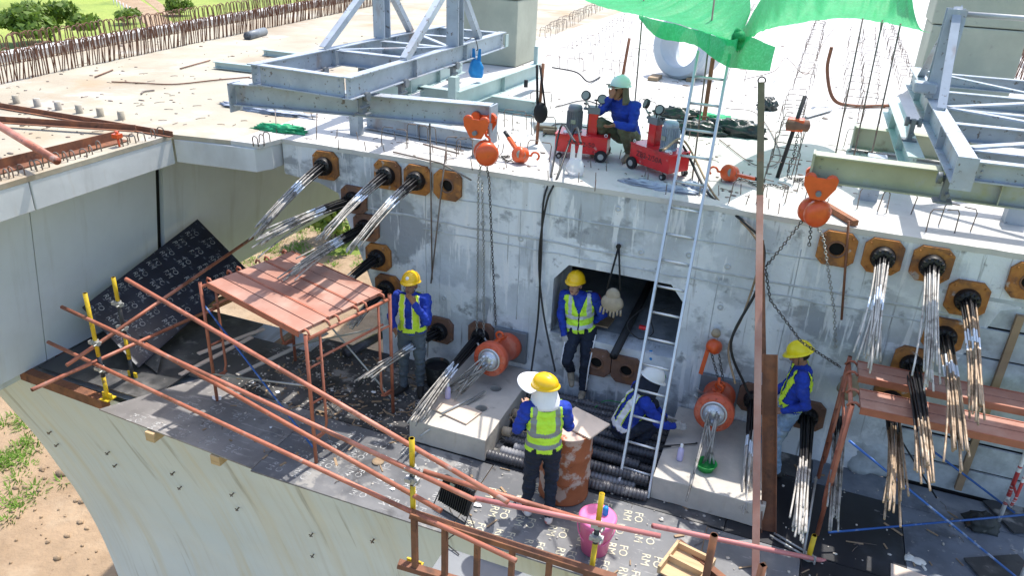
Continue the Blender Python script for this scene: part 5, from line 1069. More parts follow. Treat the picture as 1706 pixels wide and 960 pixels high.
b = MB(); b.sect(cb, ct, [(-.075, -.035), (.075, -.035), (.075, .035), (.065, .035), (.065, -.025), (-.065, -.025), (-.065, .035), (-.075, .035)], (0, -1, .4)); b.build('profile', m_brown, t)
b = MB(); c3 = py(1268, 400, 8.2); b.bar(py(1272, 620, 7.75), c3, .06, .05, (0, -1, .3)); tag(b.build('steel_bar', m_brown), 'rusty flat bar leaning on the face behind the orange pole', 'bar')
# ------------------------------------------------------------------ corrugated ducts
def duct_mesh(L, r=.060, mt=m_corr, pitch=.042):
    prof = [(r*.85, 0), (r*.85, -.0001)]; n = int(L/pitch); pr = [(r*.86, .02), (r*.86, 0)]
    for i in range(n): z = i*pitch; pr += [(r*.84, z), (r, z+pitch*.25), (r, z+pitch*.6), (r*.84, z+pitch*.85)]
    pr += [(r*.86, n*pitch), (r*.86, n*pitch-.02)]; b = MB(); b.lathe(pr, (0, 0, 0), (1, 0, 0), 14, cap=False); return mesh_of(b, 'duct', mt)
dm = [duct_mesh(1.55), duct_mesh(1.75), duct_mesh(1.3), duct_mesh(1.62, mt=m_corrg), duct_mesh(1.1)]
spots = [(-2.86, 6.74, .062, 0, .0), (-2.62, 6.86, .062, 3, .01), (-2.50, 6.98, .062, 3, .02), (-1.95, 6.72, .062, 4, .05)]+[(-2.66+.12*(i % 3)-.05*(i % 2), 7.10+.124*i, .062, (0, 1, 1, 0)[i % 4], .02*((i*7) % 5-2)) for i in range(10)]
spots += [(-2.30, 7.16, .17, 2, -.03), (-2.36, 7.40, .17, 0, -.02), (-2.42, 7.53, .17, 1, .01), (-2.30, 7.66, .17, 0, .03), (-2.55, 7.79, .17, 1, .02), (-2.38, 7.93, .17, 1, .0), (-2.30, 8.06, .17, 0, .02), (-1.98, 6.90, .17, 4, .02)]
ORD = ['frontmost', 'second', 'third', 'fourth', 'fifth', 'sixth', 'seventh', 'eighth', 'ninth', 'tenth', 'eleventh', 'twelfth', 'thirteenth', 'fourteenth', 'fifteenth']
for lay in (0, 1):
    ss = sorted([q for q in spots if (q[2] > .1) == bool(lay)], key=lambda q: q[1])
    for i, (x, y, z, k, a) in enumerate(ss):
        o = mkobj('corrugated_duct', dm[k]); o.location = (x, y, z); o.rotation_euler = (rr(0, 3), 0, a)
        tag(o, (ORD[i]+' ' if i == 0 else ORD[i]+' from the front ')+('dusty grey' if k == 3 else 'black')+' corrugated duct in the '+('upper' if lay else 'bottom')+' layer between the pedestals', 'duct', 'corrugated ducts heaped between the pedestals')
for q, lab in (((838, 718), 'yellow-taped duct end at the left of the duct heap'), ((855, 688), 'second yellow-taped duct end higher in the duct heap')):
    p = pz(*q, .15); b = MB(); b.lathe([(.03, 0), (.058, 0), (.058, .10), (.05, .11)], p, (1, .0, 0), 16); tag(b.build('taped_duct', m_canvas), lab, 'duct')
# thin hoses and wires on the heap
hose([pz(848, 690, .2), pz(868, 718, .25), pz(900, 715, .22), pz(905, 690, .2), pz(870, 680, .2), pz(848, 700, .2)], .006, 'coil of thin wire lying on the duct heap', m_oldwood)
hose([pz(990, 680, .2), pz(1010, 668, .22), pz(1040, 672, .22), pz(1060, 668, .2)], .005, 'thin green wire trailing over the ducts', m_bgreen)
hose([pz(1118, 745, .3), pz(1085, 745, .35), pz(1155, 740, .32), pz(1160, 738, .31)], .008, 'black cable lying on the right pedestal')
# ------------------------------------------------------------------ drum, buckets and small things
p = pz(938, 818, 0); p.z = .004; t = thing('steel_drum', p, 'rusty white-painted steel drum behind the front worker', 'drum')
b = MB(); R_ = .27; b.lathe([(R_-.02, .86), (R_, .87), (R_+.008, .86), (R_, .85), (R_, .60), (R_+.012, .58), (R_, .56), (R_, .30), (R_+.012, .28), (R_, .26), (R_, .02), (R_+.006, .01), (R_-.01, .0)], p, (0, 0, 1), 40); b.build('shell', m_drum, t)
pb2 = p+V((.12, .10, .875)); b = MB(); R3 = Matrix.Rotation(-.35, 3, 'Z'); b.box(pb2, (.46, .36, .018), R3); tag(b.build('board', m_board), 'pale square board lying on top of the rusty drum', 'board')
p = pz(990, 915, 0); p.z = .005; t = thing('bucket', p, 'pink plastic bucket with lid standing behind the front post', 'bucket')
b = MB(); b.lathe([(.0, .0), (.135, 0), (.175, .36), (.185, .365), (.185, .40), (.178, .405)], p, (0, 0, 1), 32); b.build('pail', m_bpink, t); b = MB(); b.lathe([(.188, .395), (.19, .41), (.17, .425), (.15, .42), (.03, .425), (.0, .425)], p, (0, 0, 1), 32, cap=False); b.build('lid', m_bpink, t)
b = MB(); b.tube([p+V((-.19*cos(a), -.19*sin(a)*.6-.02, .36-.22*sin(a))) for a in np.linspace(0, pi, 12)], .007, 6); b.build('handle', m_bpink, t)
p2 = p+V((.06, .05, .425)); b = MB(); b.lathe([(.03, 0), (.03, .07), (.022, .09), (.0, .092)], p2, (0, 0, 1), 12); tag(b.build('drinking_cup', m_bagb), 'small light blue cup on the pink bucket lid', 'cup')
p = pz(728, 640, 0); p.z = .005; t = thing('bucket', p, 'dirty black bucket of dark water behind the standing worker', 'bucket'); b = MB(); b.lathe([(.0, 0), (.13, 0), (.165, .30), (.17, .31), (.155, .305), (.15, .27)], p, (0, 0, 1), 28, cap=False); b.build('pail', m_bucket, t); b = MB(); b.lathe([(.15, .25), (.0, .25)], p, (0, 0, 1), 28, cap=False); b.build('water', m_plyw, t)
p = pz(1175, 782, .3); p.z = .304; t = thing('basin', p, 'round green plastic basin on the right pedestal', 'basin'); b = MB(); b.lathe([(.0, 0.0), (.085, .0), (.112, .075), (.12, .08), (.116, .086), (.104, .076), (.08, .012), (.0, .012)], p, (0, 0, 1), 28, cap=False); b.build('bowl', m_bgreen, t)
def bottle(p, label, mt, cap, tilt=0):
    t = thing('bottle', p, label, 'bottle'); b = MB(); b.lathe([(.0, 0), (.034, 0), (.036, .02), (.036, .13), (.03, .155), (.016, .17), (.016, .18), (.0, .181)], p, (0, 0, 1), 16, cap=False); b.build('body', mt, t); b = MB(); b.lathe([(.018, .178), (.018, .21), (.01, .22), (.0, .22)], p, (0, 0, 1), 12, cap=False); b.build('cap', cap, t)
p = pz(746, 664, .32); bottle(p, 'lilac plastic bottle standing on the board on the left pedestal', m_purple, m_wplastic)
p = pz(1132, 767, .3); p.z = .303; bottle(p, 'small white and violet bottle on the right pedestal', m_purple, m_wplastic)
b = MB(); b.prism([(-.33, -.16), (.33, -.16), (.33, .16), (-.33, .16)], pz(755, 683, .305), V((.94, -.22, 0)), V((.22, .94, 0)), (0, 0, 1), .02); tag(b.build('plywood_board', m_board), 'pale plywood board under the strands on the left pedestal', 'board')
for a, c, lab in (((700, 727), (805, 655), 'long grey steel tube slanting off the left pedestal'), ((735, 690), (808, 652), 'second thin grey tube on the left pedestal')):
    A = pz(*a, .22 if a[0] < 720 else .34); B = pz(*c, .36); b = MB(); b.pipe(A, B, .014, .003, 10); tag(b.build('steel_tube', m_galv), lab, 'tube')
for q, lab in (((793, 745), 'white paper cup nearest the left pedestal corner'), ((797, 755), 'white paper cup lying in front of the others by the pedestal')):
    p = pz(*q, .01); b = MB(); b.lathe([(.0, 0), (.028, 0), (.036, .075), (.03, .075)], p, (.7, -.4, .5), 16, cap=False); tag(b.build('paper_cup', m_wplastic), lab, 'cup')
for q, r_, lab, mt in (((785, 743), .03, 'small beige lid on the floor by the paper cups', m_board), ((630, 770), .07, 'round brown cardboard disc on the floor behind the railing', m_oldwood), ((780, 748), .025, 'tiny beige wooden chip by the paper cups', m_board)):
    p = pz(*q, .008); b = MB(); b.lathe([(.0, 0), (r_, 0), (r_, .012), (r_*.3, .013)], p, (0, 0, 1), 18); tag(b.build('disc', mt), lab, 'disc')
# floodlight
p = pz(757, 858, .0); t = thing('floodlight', p+V((0, 0, .0)), 'black rectangular floodlight standing on the platform edge', 'floodlight'); c_ = p+V((0, .05, .22)); R_ = Matrix.Rotation(-.28, 3, 'Z') @ Matrix.Rotation(-.35, 3, 'X')
b = MB(); b.box(c_, (.40, .05, .30), R_); b.build('housing', m_dark, t, bevel=.01); b = MB()
for i in range(14): b.box(c_+R_ @ V((-.18+i*.028, -.035, 0)), (.006, .03, .28), R_)
b.build('cooling_fins', m_dark, t); b = MB(); b.tube([c_+R_ @ V((-.21, 0, 0)), c_+R_ @ V((-.22, -.05, -.2)), c_+R_ @ V((.22, -.05, -.2)), c_+R_ @ V((.21, 0, 0))], .01, 6); b.build('bracket', m_dark, t); b = MB(); b.box(c_+R_ @ V((-.05, -.052, .1)), (.06, .004, .03), R_); b.build('rating_label', m_glass, t)
hose([c_+V((.1, .0, -.1)), pz(790, 885, .02), pz(760, 890, .02), pz(745, 905, -.1), pz(765, 925, -.13)], .006, 'thin black cable trailing from the floodlight')
# leaning stamped plywood
c00 = px(137, 512, -8.72); c01 = px(329, 365, -8.72); dv = pz(248, 627, .02)-c00; dv2 = px(396, 439, -7.95)-c01
P4 = [c00, c01, c01+(dv+dv2)*.5, c00+(dv+dv2)*.5]
u = (c01-c00); v = (dv+dv2)*.5; nrm = u.cross(v).normalized(); nrm = nrm if nrm.x > 0 else -nrm
t = thing('leaning_plywood', P4[2], 'blue-black stamped plywood sheet leaning against the left girder', 'plywood'); b = MB(); b.add([p for p in P4]+[p-nrm*.018 for p in P4], [(0, 1, 2, 3), (7, 6, 5, 4), (0, 4, 5, 1), (1, 5, 6, 2), (2, 6, 7, 3), (3, 7, 4, 0)]); sh = b.build('panel', m_plyb, t)
uu = u.normalized(); vv = v.normalized(); Rm = Matrix((vv, -uu if False else -nrm.cross(vv)*-1, nrm)).transposed()
for a in range(int(u.length/.28)):
    for c in range(int(v.length/.28)):
        o = stamp(sh, c00+uu*(.15+a*.28+(c % 2)*.1)+vv*(.15+c*.28)+nrm*.004-wloc(sh), Rm.to_euler(), m_stampg, .11)
b = MB(); q = [pz(205, 577, .12), pz(236, 560, .32), pz(270, 590, .12), pz(262, 622, .02)]; b.add(q, [(0, 1, 2, 3)]); tag(b.build('plywood_offcut', m_plyd, solid=.015), 'scuffed plywood offcut at the foot of the leaning sheet', 'plywood')
b = MB(); b.bar(pz(400, 492, .04)+V((0, 0, .04)), pz(300, 530, .05)+V((0, 0, .04)), .09, .08); tag(b.build('timber', m_oldwood), 'old timber lying behind the leaning sheet and scaffold', 'timber')
for a, c, lab in (((330, 590), (440, 548), 'pale timber strip on the floor under the scaffold'), ((300, 625), (420, 562), 'second pale timber strip on the floor under the scaffold planks'), ((395, 625), (545, 555), 'long grey timber strip beneath the scaffold')):
    b = MB(); b.bar(pz(*a, .02), pz(*c, .02), .07, .02); tag(b.build('timber_strip', m_board if 'pale' in lab else m_ped), lab, 'timber')
for a, c, lab in (((605, 570), (575, 590), 'black pipe end with yellow tape under the scaffold'), ((625, 560), (588, 585), 'grey pipe end lying next to the yellow-taped one')):
    b = MB(); b.pipe(pz(*a, .08)+V((.1, .2, 0)), pz(*c, .08), .06, .006); tag(b.build('duct_offcut', m_corr), lab, 'pipe')
# things in and below the manhole
b = MB(); b.pipe(py(1022, 594, 8.12), V((-1.62, 10.6, 1.30)), .052, .006); tag(b.build('black_pipe', m_dark), 'black plastic pipe sticking out of the manhole', 'pipe')
hp = py(1031, 410, FY-.03); bt = py(1020, 505, FY-.10); t = thing('canvas_bag', bt, 'dirty canvas tool bag hanging in front of the manhole', 'bag')
b = MB(); b.ell(bt+V((0, 0, .0)), (.14, .08, .12), None, 18); b.ell(bt+V((0, 0, .1)), (.09, .06, .1), None, 14); 
for i in range(7): b.tube([bt+V((-.12+i*.04, -.04, -.05)), bt+V((-.13+i*.043, -.05, -.17+rr(0, .06)))], .014, 5)
b.build('pouch', m_canvas, t); b = MB(); b.tube([hp, bt+V((-.08, 0, .18))], .012, 6); b.tube([hp, bt+V((.08, 0, .18))], .012, 6); b.lathe([(.03, 0), (.03, .03)], hp, (0, -1, 0), 8); b.build('strap', m_blackcloth, t)
b = MB(); b.bar(py(1000, 545, 8.6)+V((0, 0, .01)), py(1022, 518, 9.3), .2, .02); tag(b.build('timber_board', m_oldwood), 'brown board lying inside the manhole', 'board')
hose([py(1075, 510, 8.75), py(1045, 540, 8.55), py(1065, 565, 8.5), py(1088, 555, 8.6), py(1085, 525, 8.7), py(1120, 512, 8.8)], .008, 'black cable coiled on the manhole sill')
b = MB(); p = py(1066, 545, 8.6); b.lathe([(.03, 0), (.03, .08), (.02, .1)], p, (.9, -.2, .1), 12); tag(b.build('red_plug', m_red), 'small red plug lying on the manhole sill', 'plug')
b = MB(); p = py(1084, 585, 8.42); b.lathe([(.025, 0), (.025, .1), (.01, .12)], p, (.2, -.5, -.5), 12); tag(b.build('blue_plug', m_bagb), 'small blue plug at the manhole edge beside the ladder', 'plug')
b = MB(); p = py(990, 500, 8.9); b.ell(p, (.1, .09, .11), None, 12); tag(b.build('red_bag', mat('dark_red_cloth', (.25, .03, .04), .8)), 'dark red bag in the shadow of the manhole', 'bag')
# bottom right bits
b = MB(); pA = pz(1098, 960, .18); t = thing('timber_tray', pz(1140, 945, 0), 'shallow pale timber tray at the bottom edge', 'tray'); c_ = pz(1143, 948, .06); R_ = Matrix.Rotation(-.25, 3, 'Z')
b.box(c_, (.38, .42, .02), R_); b.build('base', m_wood, t); 
for dx, dy, sx, sy in ((-.19, 0, .03, .44), (.19, 0, .03, .44), (0, .2, .36, .03), (0, -.02, .36, .025)): b = MB(); b.box(c_+R_ @ V((dx, dy, .04)), (sx, sy, .09), R_); b.build('side', m_wood, t)
for a, lab in (((1190, 892), 'rusty steel tube stub at the bottom edge beside the timber tray'), ((1271, 942), 'rusty square stub at the bottom edge by the orange pole')):
    T_ = pz(*a, .75); b = MB(); b.pipe(V((T_.x, T_.y, -.2)), T_, .035, .004, 12 if a[0] < 1200 else 4); tag(b.build('tube_stub', m_brown), lab, 'tube')
b = MB(); b.bar(pz(1130, 905, .05), pz(1215, 975, .05), .07, .06); tag(b.build('steel_angle', m_brown), 'rusty angle lying behind the timber tray', 'angle')
for a, c, lab in (((1283, 893), (1342, 928), 'thin pale tube on the floor by the brown channel'), ((1290, 889), (1350, 925), 'second thin pale tube on the floor by the brown channel'), ((1360, 795), (1338, 930), 'thin steel tube leaning by the scaffold foot')):
    b = MB(); b.tube([pz(*a, .03 if a[0] < 1300 else .5), pz(*c, .03)], .012, 8); tag(b.build('thin_tube', m_galv), lab, 'tube')
def sack(q, r, mt, label, z=0, seed=3): return lump('cement_sack', pz(*q, z), r, mt, label, 'sack', .2, seed, .35, 2.5)
sack((1632, 878), (.17, .13, .12), m_bucket, 'grey dirty sack on the floor at the lower right', 0, 4)
m_milk = mat('mortar_crust', (.42, .46, .48), .9, vary=.2, vscale=6, bump=(10, .6, .02), layers=(((.25, .27, .28), 4, .5, .65, .7),))
lump('mortar_lump', pz(1440, 770, 0), (.36, .26, .42), m_milk, 'large grey crusted mortar lump beneath the right scaffold', 'mortar', 0, 8, .3, 2)
b = MB(); p = pz(1530, 936, .01); b.ell(p, (.075, .055, .018), None, 14)
for i in range(4): a = 2.4+i*.32; b.tube([p+V((cos(a)*.05, sin(a)*.04, 0)), p+V((cos(a)*.13, sin(a)*.10, 0))], .014, 6)
b.tube([p+V((.03, -.04, 0)), p+V((.06, -.1, 0))], .014, 6); tag(b.build('glove', mat('white_glove', (.66, .64, .58), .9)), 'white work glove lying on the dark floor at the bottom right', 'glove')
b = MB(); A = [pz(*q, .012) for q in ((1484, 940), (1545, 962), (1545, 990), (1484, 990))]; b.add(A, [(0, 1, 2, 3)]); tag(b.build('wood_offcut', m_board, solid=.015), 'pale board at the bottom edge below the glove', 'board')
b = MB(); p = pz(1665, 812, .02); b.lathe([(.0, 0), (.13, 0), (.13, .01), (.0, .011)], p, (0, 0, 1), 20, cap=False); tag(b.build('rubber_disc', m_rubber), 'round dark rubber disc on the floor under the right planks', 'disc')
for a, c, lab in (((1640, 935), (1720, 985), 'scuffed pale sheet at the bottom right corner'), ((1680, 830), (1730, 890), 'pale sheet standing at the right edge')):
    A = pz(*a, .03); B = pz(*c, .03); b = MB(); b.box((A+B)/2, (.6, .5, .02), Matrix.Rotation(.5, 3, 'Z')); tag(b.build('sheet', m_plyd), lab, 'sheet')
# side form panels beyond the right end of the face
t = thing('side_form', V((2.3, 7.6, 0)), 'grey stepped side formwork panels at the right end of the face', 'formwork')
for i in range(7):
    z0 = .03+i*.345; b = MB(); b.box(V((2.75, FY+.02-.012*(i % 2), z0+.165)), (2.3+.1*(i % 2), .03, .322), Matrix.Rotation(.06+rr(-.03, .03), 3, 'X')); b.build('form_board', m_milk, t)
b = MB(); b.lim((1.6, FY+.06, -.1), (4.2, FY+.10, 2.42)); b.build('backing', m_dark, t)
for x in (2.3, 3.1): b = MB(); b.lim((x, FY-.06, .1), (x+.07, FY-.0, 2.3)); b.build('batten', m_oldwood, t)
# clothes and bags hung behind the right worker
lump('canvas_sack', py(1415, 640, 8.15)+V((0, 0, -.1)), (.10, .08, .16), m_canvas, 'dirty canvas sack hanging behind the right scaffold frame', 'bag', 0, 41, .3, 2, flat=False)
# ------------------------------------------------------------------ people
m_skin = mat('skin', (.28, .145, .09), .55, vary=.08, vscale=20)
m_skinp = mat('pale_skin', (.42, .24, .17), .55, vary=.08, vscale=20)
m_blue = mat('blue_shirt', (.012, .042, .34), .85, vary=.25, vscale=9, bump=(22, .5, .008), layers=(((.10, .12, .26), 7, .56, .72, .45), ((.004, .012, .12), 5, .54, .66, .5)))
m_navy = mat('navy_cloth', (.012, .018, .035), .85, vary=.3, vscale=9, bump=(22, .5, .008), layers=(((.10, .10, .10), 6, .60, .74, .4),))
m_jean = mat('dirty_jeans', (.085, .105, .125), .85, vary=.25, vscale=9, bump=(26, .4, .006), layers=(((.30, .30, .28), 6, .58, .68, .6),))
m_jeanl = mat('light_jeans', (.22, .32, .45), .85, vary=.2, vscale=9, bump=(26, .4, .006), layers=(((.42, .48, .55), 5, .55, .66, .6),))
m_olive = mat('olive_trousers', (.10, .105, .065), .85, vary=.2, vscale=9, bump=(22, .35, .006))
m_lime = mat('lime_vest', (.52, .84, .05), .7, vary=.12, vscale=9, bump=(18, .5, .008), layers=(((.36, .50, .08), 6, .58, .72, .5),))
m_limed = mat('yellow_lime_band', (.62, .85, .05), .7, vary=.08, vscale=9)
m_refl = mat('reflective_tape', (.52, .56, .60), .4, .1, vary=.08)
m_reflg = mat('grey_reflective_tape', (.24, .26, .27), .45, .1, vary=.08)
m_whitec = mat('white_cloth', (.76, .75, .76), .85, vary=.05, vscale=9, bump=(18, .3, .006), layers=(((.62, .72, .80), 16, .62, .66, .7), ((.72, .58, .72), 14, .64, .68, .6)))
m_glove = mat('grey_glove', (.40, .39, .37), .9, vary=.15)
m_shoed = mat('dark_shoe', (.03, .028, .026), .7, vary=.3)
m_shoeb = mat('dusty_boot', (.30, .25, .18), .8, vary=.2, layers=(((.12, .10, .08), 9, .55, .66, .6),))
m_shoew = mat('white_sneaker', (.66, .60, .56), .7, vary=.1, layers=(((.5, .06, .05), 9, .56, .58, .8),))
m_hatY = mat('yellow_helmet', (.80, .47, .004), .32, vary=.04, coat=.3)
m_hatY2 = mat('lemon_helmet', (.80, .66, .01), .35, vary=.04, coat=.2)
m_hatW = mat('white_helmet', (.76, .78, .77), .35, vary=.04, coat=.2)
m_hatG = mat('pale_green_helmet', (.58, .72, .62), .4, vary=.05, coat=.2)
m_hoodb = mat('brown_cloth', (.15, .12, .085), .9, vary=.2)
m_hair = mat('black_hair', (.012, .010, .010), .7)
m_eye = mat('eye', (.02, .015, .012), .3)
m_lips = mat('lips', (.20, .06, .05), .5)
DEF = dict(pelvis=(0, 0, .93), waist=(0, .0, 1.06), chest=(0, .01, 1.26), neck=(0, -.01, 1.43), head=(0, .03, 1.565),
           shR=(.18, -.01, 1.375), shL=(-.18, -.01, 1.375), elR=(.25, -.03, 1.10), elL=(-.25, -.03, 1.10), wrR=(.25, .10, .88), wrL=(-.25, .10, .88),
           hipR=(.085, 0, .89), hipL=(-.085, 0, .89), knR=(.11, .03, .48), knL=(-.11, .03, .48), anR=(.12, 0, .075), anL=(-.12, 0, .075),
           toR=(.16, .17, .03), toL=(-.16, .17, .03), hdR=(0, .3, -1), hdL=(0, .3, -1), hf=(0, 1, 0), hu=(0, 0, 1))
def person(base, face, J, label, brim=1.0, gap=.55, shirt=m_blue, pants=m_navy, shoe=m_shoed, skin=m_skin, gR=None, gL=None, hat=m_hatY, vest=None, hood=None, name='person', sc=1.0, badge=True, stripe=False):
    F = V((face[0], face[1], 0)).normalized(); Rt = V((F.y, -F.x, 0)); U = V((0, 0, 1)); base = V(base)
    j = dict(DEF); j.update(J)
    W_ = lambda a: base+(Rt*a[0]+F*a[1]+U*a[2])*sc
    D_ = lambda a: (Rt*a[0]+F*a[1]+U*a[2]).normalized()
    q = {k: (D_(a) if k in ('hdR', 'hdL', 'hf', 'hu') else W_(a)) for k, a in j.items()}
    t = thing(name, base, label, 'person', 'construction workers')
    b = MB(); prims = []
    def cone(p, r0, s_, r1, reg, tagn='', n=12):
        b.tube([p, p.lerp(s_, .5), s_], [r0, (r0+r1)/2, r1], n); b.ell(p, (r0,)*3, None, n); b.ell(s_, (r1,)*3, None, n); prims.append((p, s_, r0, r1, reg, tagn))
    # torso loft
    sp = [q['pelvis']+(q['pelvis']-q['waist'])*.75, q['pelvis'], q['waist'], q['chest'], q['neck']+(q['chest']-q['neck'])*.18, q['neck']]
    rx = [.13, .165, .152, .178, .13, .065]; ry = [.095, .125, .115, .125, .085, .06]
    pts = spline(sp, 5); RX = np.interp(np.linspace(0, 5, len(pts)), range(6), rx); RY = np.interp(np.linspace(0, 5, len(pts)), range(6), ry)
    lat = (q['shR']-q['shL']).normalized(); vs = []; n = 20
    for i, p in enumerate(pts):
        d = (pts[min(i+1, len(pts)-1)]-pts[max(i-1, 0)]).normalized(); x = (lat-d*lat.dot(d)).normalized(); y = d.cross(x)
        for k in range(n): a = 2*pi*k/n; vs.append(p+x*cos(a)*RX[i]+y*sin(a)*RY[i])
    fs = [(i*n+k, i*n+(k+1) % n, (i+1)*n+(k+1) % n, (i+1)*n+k) for i in range(len(pts)-1) for k in range(n)]+[tuple(range(n))[::-1], tuple(range((len(pts)-1)*n, len(pts)*n))]
    b.add(vs, fs)
    prims.append((q['pelvis'], q['waist'], .13, .12, 'shirt', 'torso')); prims.append((q['waist'], q['chest'], .12, .14, 'shirt', 'torso')); prims.append((q['chest'], sp[4], .14, .10, 'shirt', 'torso'))
    for s_ in (-.08, .08): prims.append((q['waist']+lat*s_, q['chest']+lat*s_, .10, .11, 'shirt', 'torso')); prims.append((q['pelvis']+lat*s_, q['waist']+lat*s_, .10, .10, 'shirt', 'torso'))
    prims.append((sp[0]+lat*.06, q['pelvis']+lat*.06, .10, .11, 'pants', '')); prims.append((sp[0]-lat*.06, q['pelvis']-lat*.06, .10, .11, 'pants', ''))
    hc = q['head']; hf = q['hf']; hu = (q['hu']-hf*q['hu'].dot(hf)).normalized(); hr = hf.cross(hu); HR = Matrix((hr, hf, hu)).transposed(); s1 = sc
    cone(q['neck']-U*.02, .058, hc-hu*.07-hf*.01, .052, 'skin')
    b.ell(hc+hu*.03-hf*.008, (.074*s1, .092*s1, .095*s1), HR, 16); prims.append((hc, hc+hu*.05, .085, .08, 'skin', 'head'))
    b.ell(hc-hu*.045+hf*.02, (.056*s1, .066*s1, .075*s1), HR, 14); prims.append((hc-hu*.06+hf*.02, hc-hu*.03, .06, .06, 'skin', 'head'))
    b.ell(hc-hu*.098+hf*.055, (.026, .024, .022), HR, 8)
    b.tube([hc+hu*.02+hf*.082, hc-hu*.028+hf*.106], [.011, .018], 8); b.ell(hc-hu*.028+hf*.100, (.02, .017, .014), HR, 8); prims.append((hc-hu*.02+hf*.09, hc+hu*.01+hf*.09, .02, .02, 'skin', 'head'))
    b.ell(hc+hu*.028+hf*.078, (.05, .016, .012), HR, 10)
    for s_ in (-1, 1): b.ell(hc+hr*(.078*s_)-hu*.005-hf*.01, (.014, .028, .036), HR, 8); prims.append((hc+hr*.078*s_, hc+hr*.08*s_, .03, .03, 'skin', 'head'))
    # arms, hands
    for s_ in 'RL':
        sh, el, wr, hd = q['sh'+s_], q['el'+s_], q['wr'+s_], q['hd'+s_]; sg = 1 if s_ == 'R' else -1
        cone(q['chest'].lerp(q['neck'], .55), .075, sh, .072, 'shirt', 'torso'); cone(sh, .074, el, .052, 'shirt', 'arm'); cone(el, .052, wr, .036, 'shirt', 'arm')
        g_ = gR if s_ == 'R' else gL; hreg = 'glove' if g_ else 'skin'; hk = 1.12 if g_ else 1.0
        fwd = hd; side = fwd.cross((wr-el).normalized() if abs(fwd.dot((wr-el).normalized())) < .95 else F); side = side.normalized() if side.length > .1 else Rt
        pn = side.cross(fwd).normalized(); c_ = wr+fwd*.055; PR = Matrix((side, fwd, pn)).transposed()
        b.ell(c_, (.040*hk, .052*hk, .018*hk), PR, 12); prims.append((wr+fwd*.02, wr+fwd*.09, .03, .038, hreg, 'hand')); b.tube([wr-fwd*.02, wr+fwd*.03], [.031, .030], 10)
        for k, (o, L) in enumerate(((-.031, .068), (-.0105, .080), (.0105, .076), (.031, .058))):
            r = .0092*hk; p0_ = c_+side*o*hk+fwd*.035; p1_ = p0_+fwd*L*.5*hk+side*o*.10+pn*.006; p2_ = p1_+fwd*L*.42*hk+pn*.024
            b.tube([p0_, p1_, p2_], [r, r*.95, r*.8], 7); b.ell(p2_, (r*.8,)*3, None, 6); prims.append((p0_, p2_, .012, .012, hreg, 'hand'))
        th = c_-side*sg*.035*0+side*(-.036*sg); p1_ = th+side*(-.022*sg)+fwd*.025+pn*.012; p2_ = p1_+fwd*.032+pn*.012-side*(.004*sg); b.tube([th-fwd*.02, p1_, p2_], [.014*hk, .012*hk, .009*hk], 7); b.ell(p2_, (.009,)*3, None, 6); prims.append((th, p2_, .012, .01, hreg, 'hand'))
    for s_ in 'RL':
        hp, kn, an, to = q['hip'+s_], q['kn'+s_], q['an'+s_], q['to'+s_]
        cone(hp, .098, kn, .067, 'pants', 'leg'); cone(kn, .066, an+U*.02, .05, 'pants', 'leg')
        d = (to-an); d.z = 0 if abs(d.z) < .12 else d.z; d = d.normalized(); hl = an-d*.045-U*.03; cone(hl, .044, an+d*.07-U*.022, .047, 'shoe'); cone(an+d*.07-U*.027, .047, to+d*.015+U*.006, .037, 'shoe')
        b.ell(an.lerp(to, .5)-U*.035, (.04, .04, .02), None, 8)
    o = b.build('tmp', shirt, fixn=True); rm = o.modifiers.new('r', 'REMESH'); rm.mode = 'VOXEL'; rm.voxel_size = .0085; sm = o.modifiers.new('s', 'SMOOTH'); sm.factor = .5; sm.iterations = 3
    dg = bpy.context.evaluated_depsgraph_get(); dg.update(); me = bpy.data.meshes.new_from_object(o.evaluated_get(dg)); bpy.data.objects.remove(o)
    nv = len(me.vertices); co = np.empty(nv*3, np.float32); me.vertices.foreach_get('co', co); co = co.reshape(-1, 3); no = np.empty(nv*3, np.float32); me.vertices.foreach_get('normal', no); no = no.reshape(-1, 3)
    best = np.full(nv, 1e9); idx = np.zeros(nv, int)
    for k, (p, s_, r0, r1, reg, tg) in enumerate(prims):
        p_ = np.array(p); d = np.array(s_)-p_; L2 = max(float(d@d), 1e-9); u = np.clip(((co-p_)@d)/L2, 0, 1); ds = np.linalg.norm(co-(p_+u[:, None]*d), axis=1)-(r0+(r1-r0)*u); m_ = ds < best; best[m_] = ds[m_]; idx[m_] = k
    regs = ['shirt', 'pants', 'skin', 'shoe', 'glove']; reg = np.array([regs.index(p[4]) for p in prims])[idx]; tor = np.array([p[5] == 'torso' for p in prims])[idx]; leg = np.array([p[5] == 'leg' for p in prims])[idx]
    axp = np.array(q['neck']-q['pelvis']); LL = np.linalg.norm(axp); axp = axp/LL; rel = co-np.array(q['pelvis']); tt = rel@axp/LL; la = np.array(lat); uu_ = rel@la; fwv = np.cross(axp, la); fwv = fwv if fwv@np.array(F) > 0 else -fwv; ww = rel@fwv
    reg = np.where((reg == 0) & tor & (tt < -.02), 1, reg)
    # cloth folds
    cl = (reg == 0) | (reg == 1)
    for i in np.nonzero(cl)[0]:
        p = V(co[i]); f = noise.noise(V((p.x*10, p.y*10, p.z*19)))*.015+noise.noise(V((p.x*26, p.y*26, p.z*40)))*.007; co[i] += no[i]*(f+.004)
    me.vertices.foreach_set('co', co.ravel()); npoly = len(me.polygons)
    lv = np.empty(len(me.loops), np.int32); me.loops.foreach_get('vertex_index', lv); ls = np.empty(npoly, np.int32); me.polygons.foreach_get('loop_start', ls); lt = np.empty(npoly, np.int32); me.polygons.foreach_get('loop_total', lt)
    v0 = lv[ls]; me.materials.clear()
    for mm in (shirt, pants, skin, shoe, gR or gL or m_glove): me.materials.append(mm)
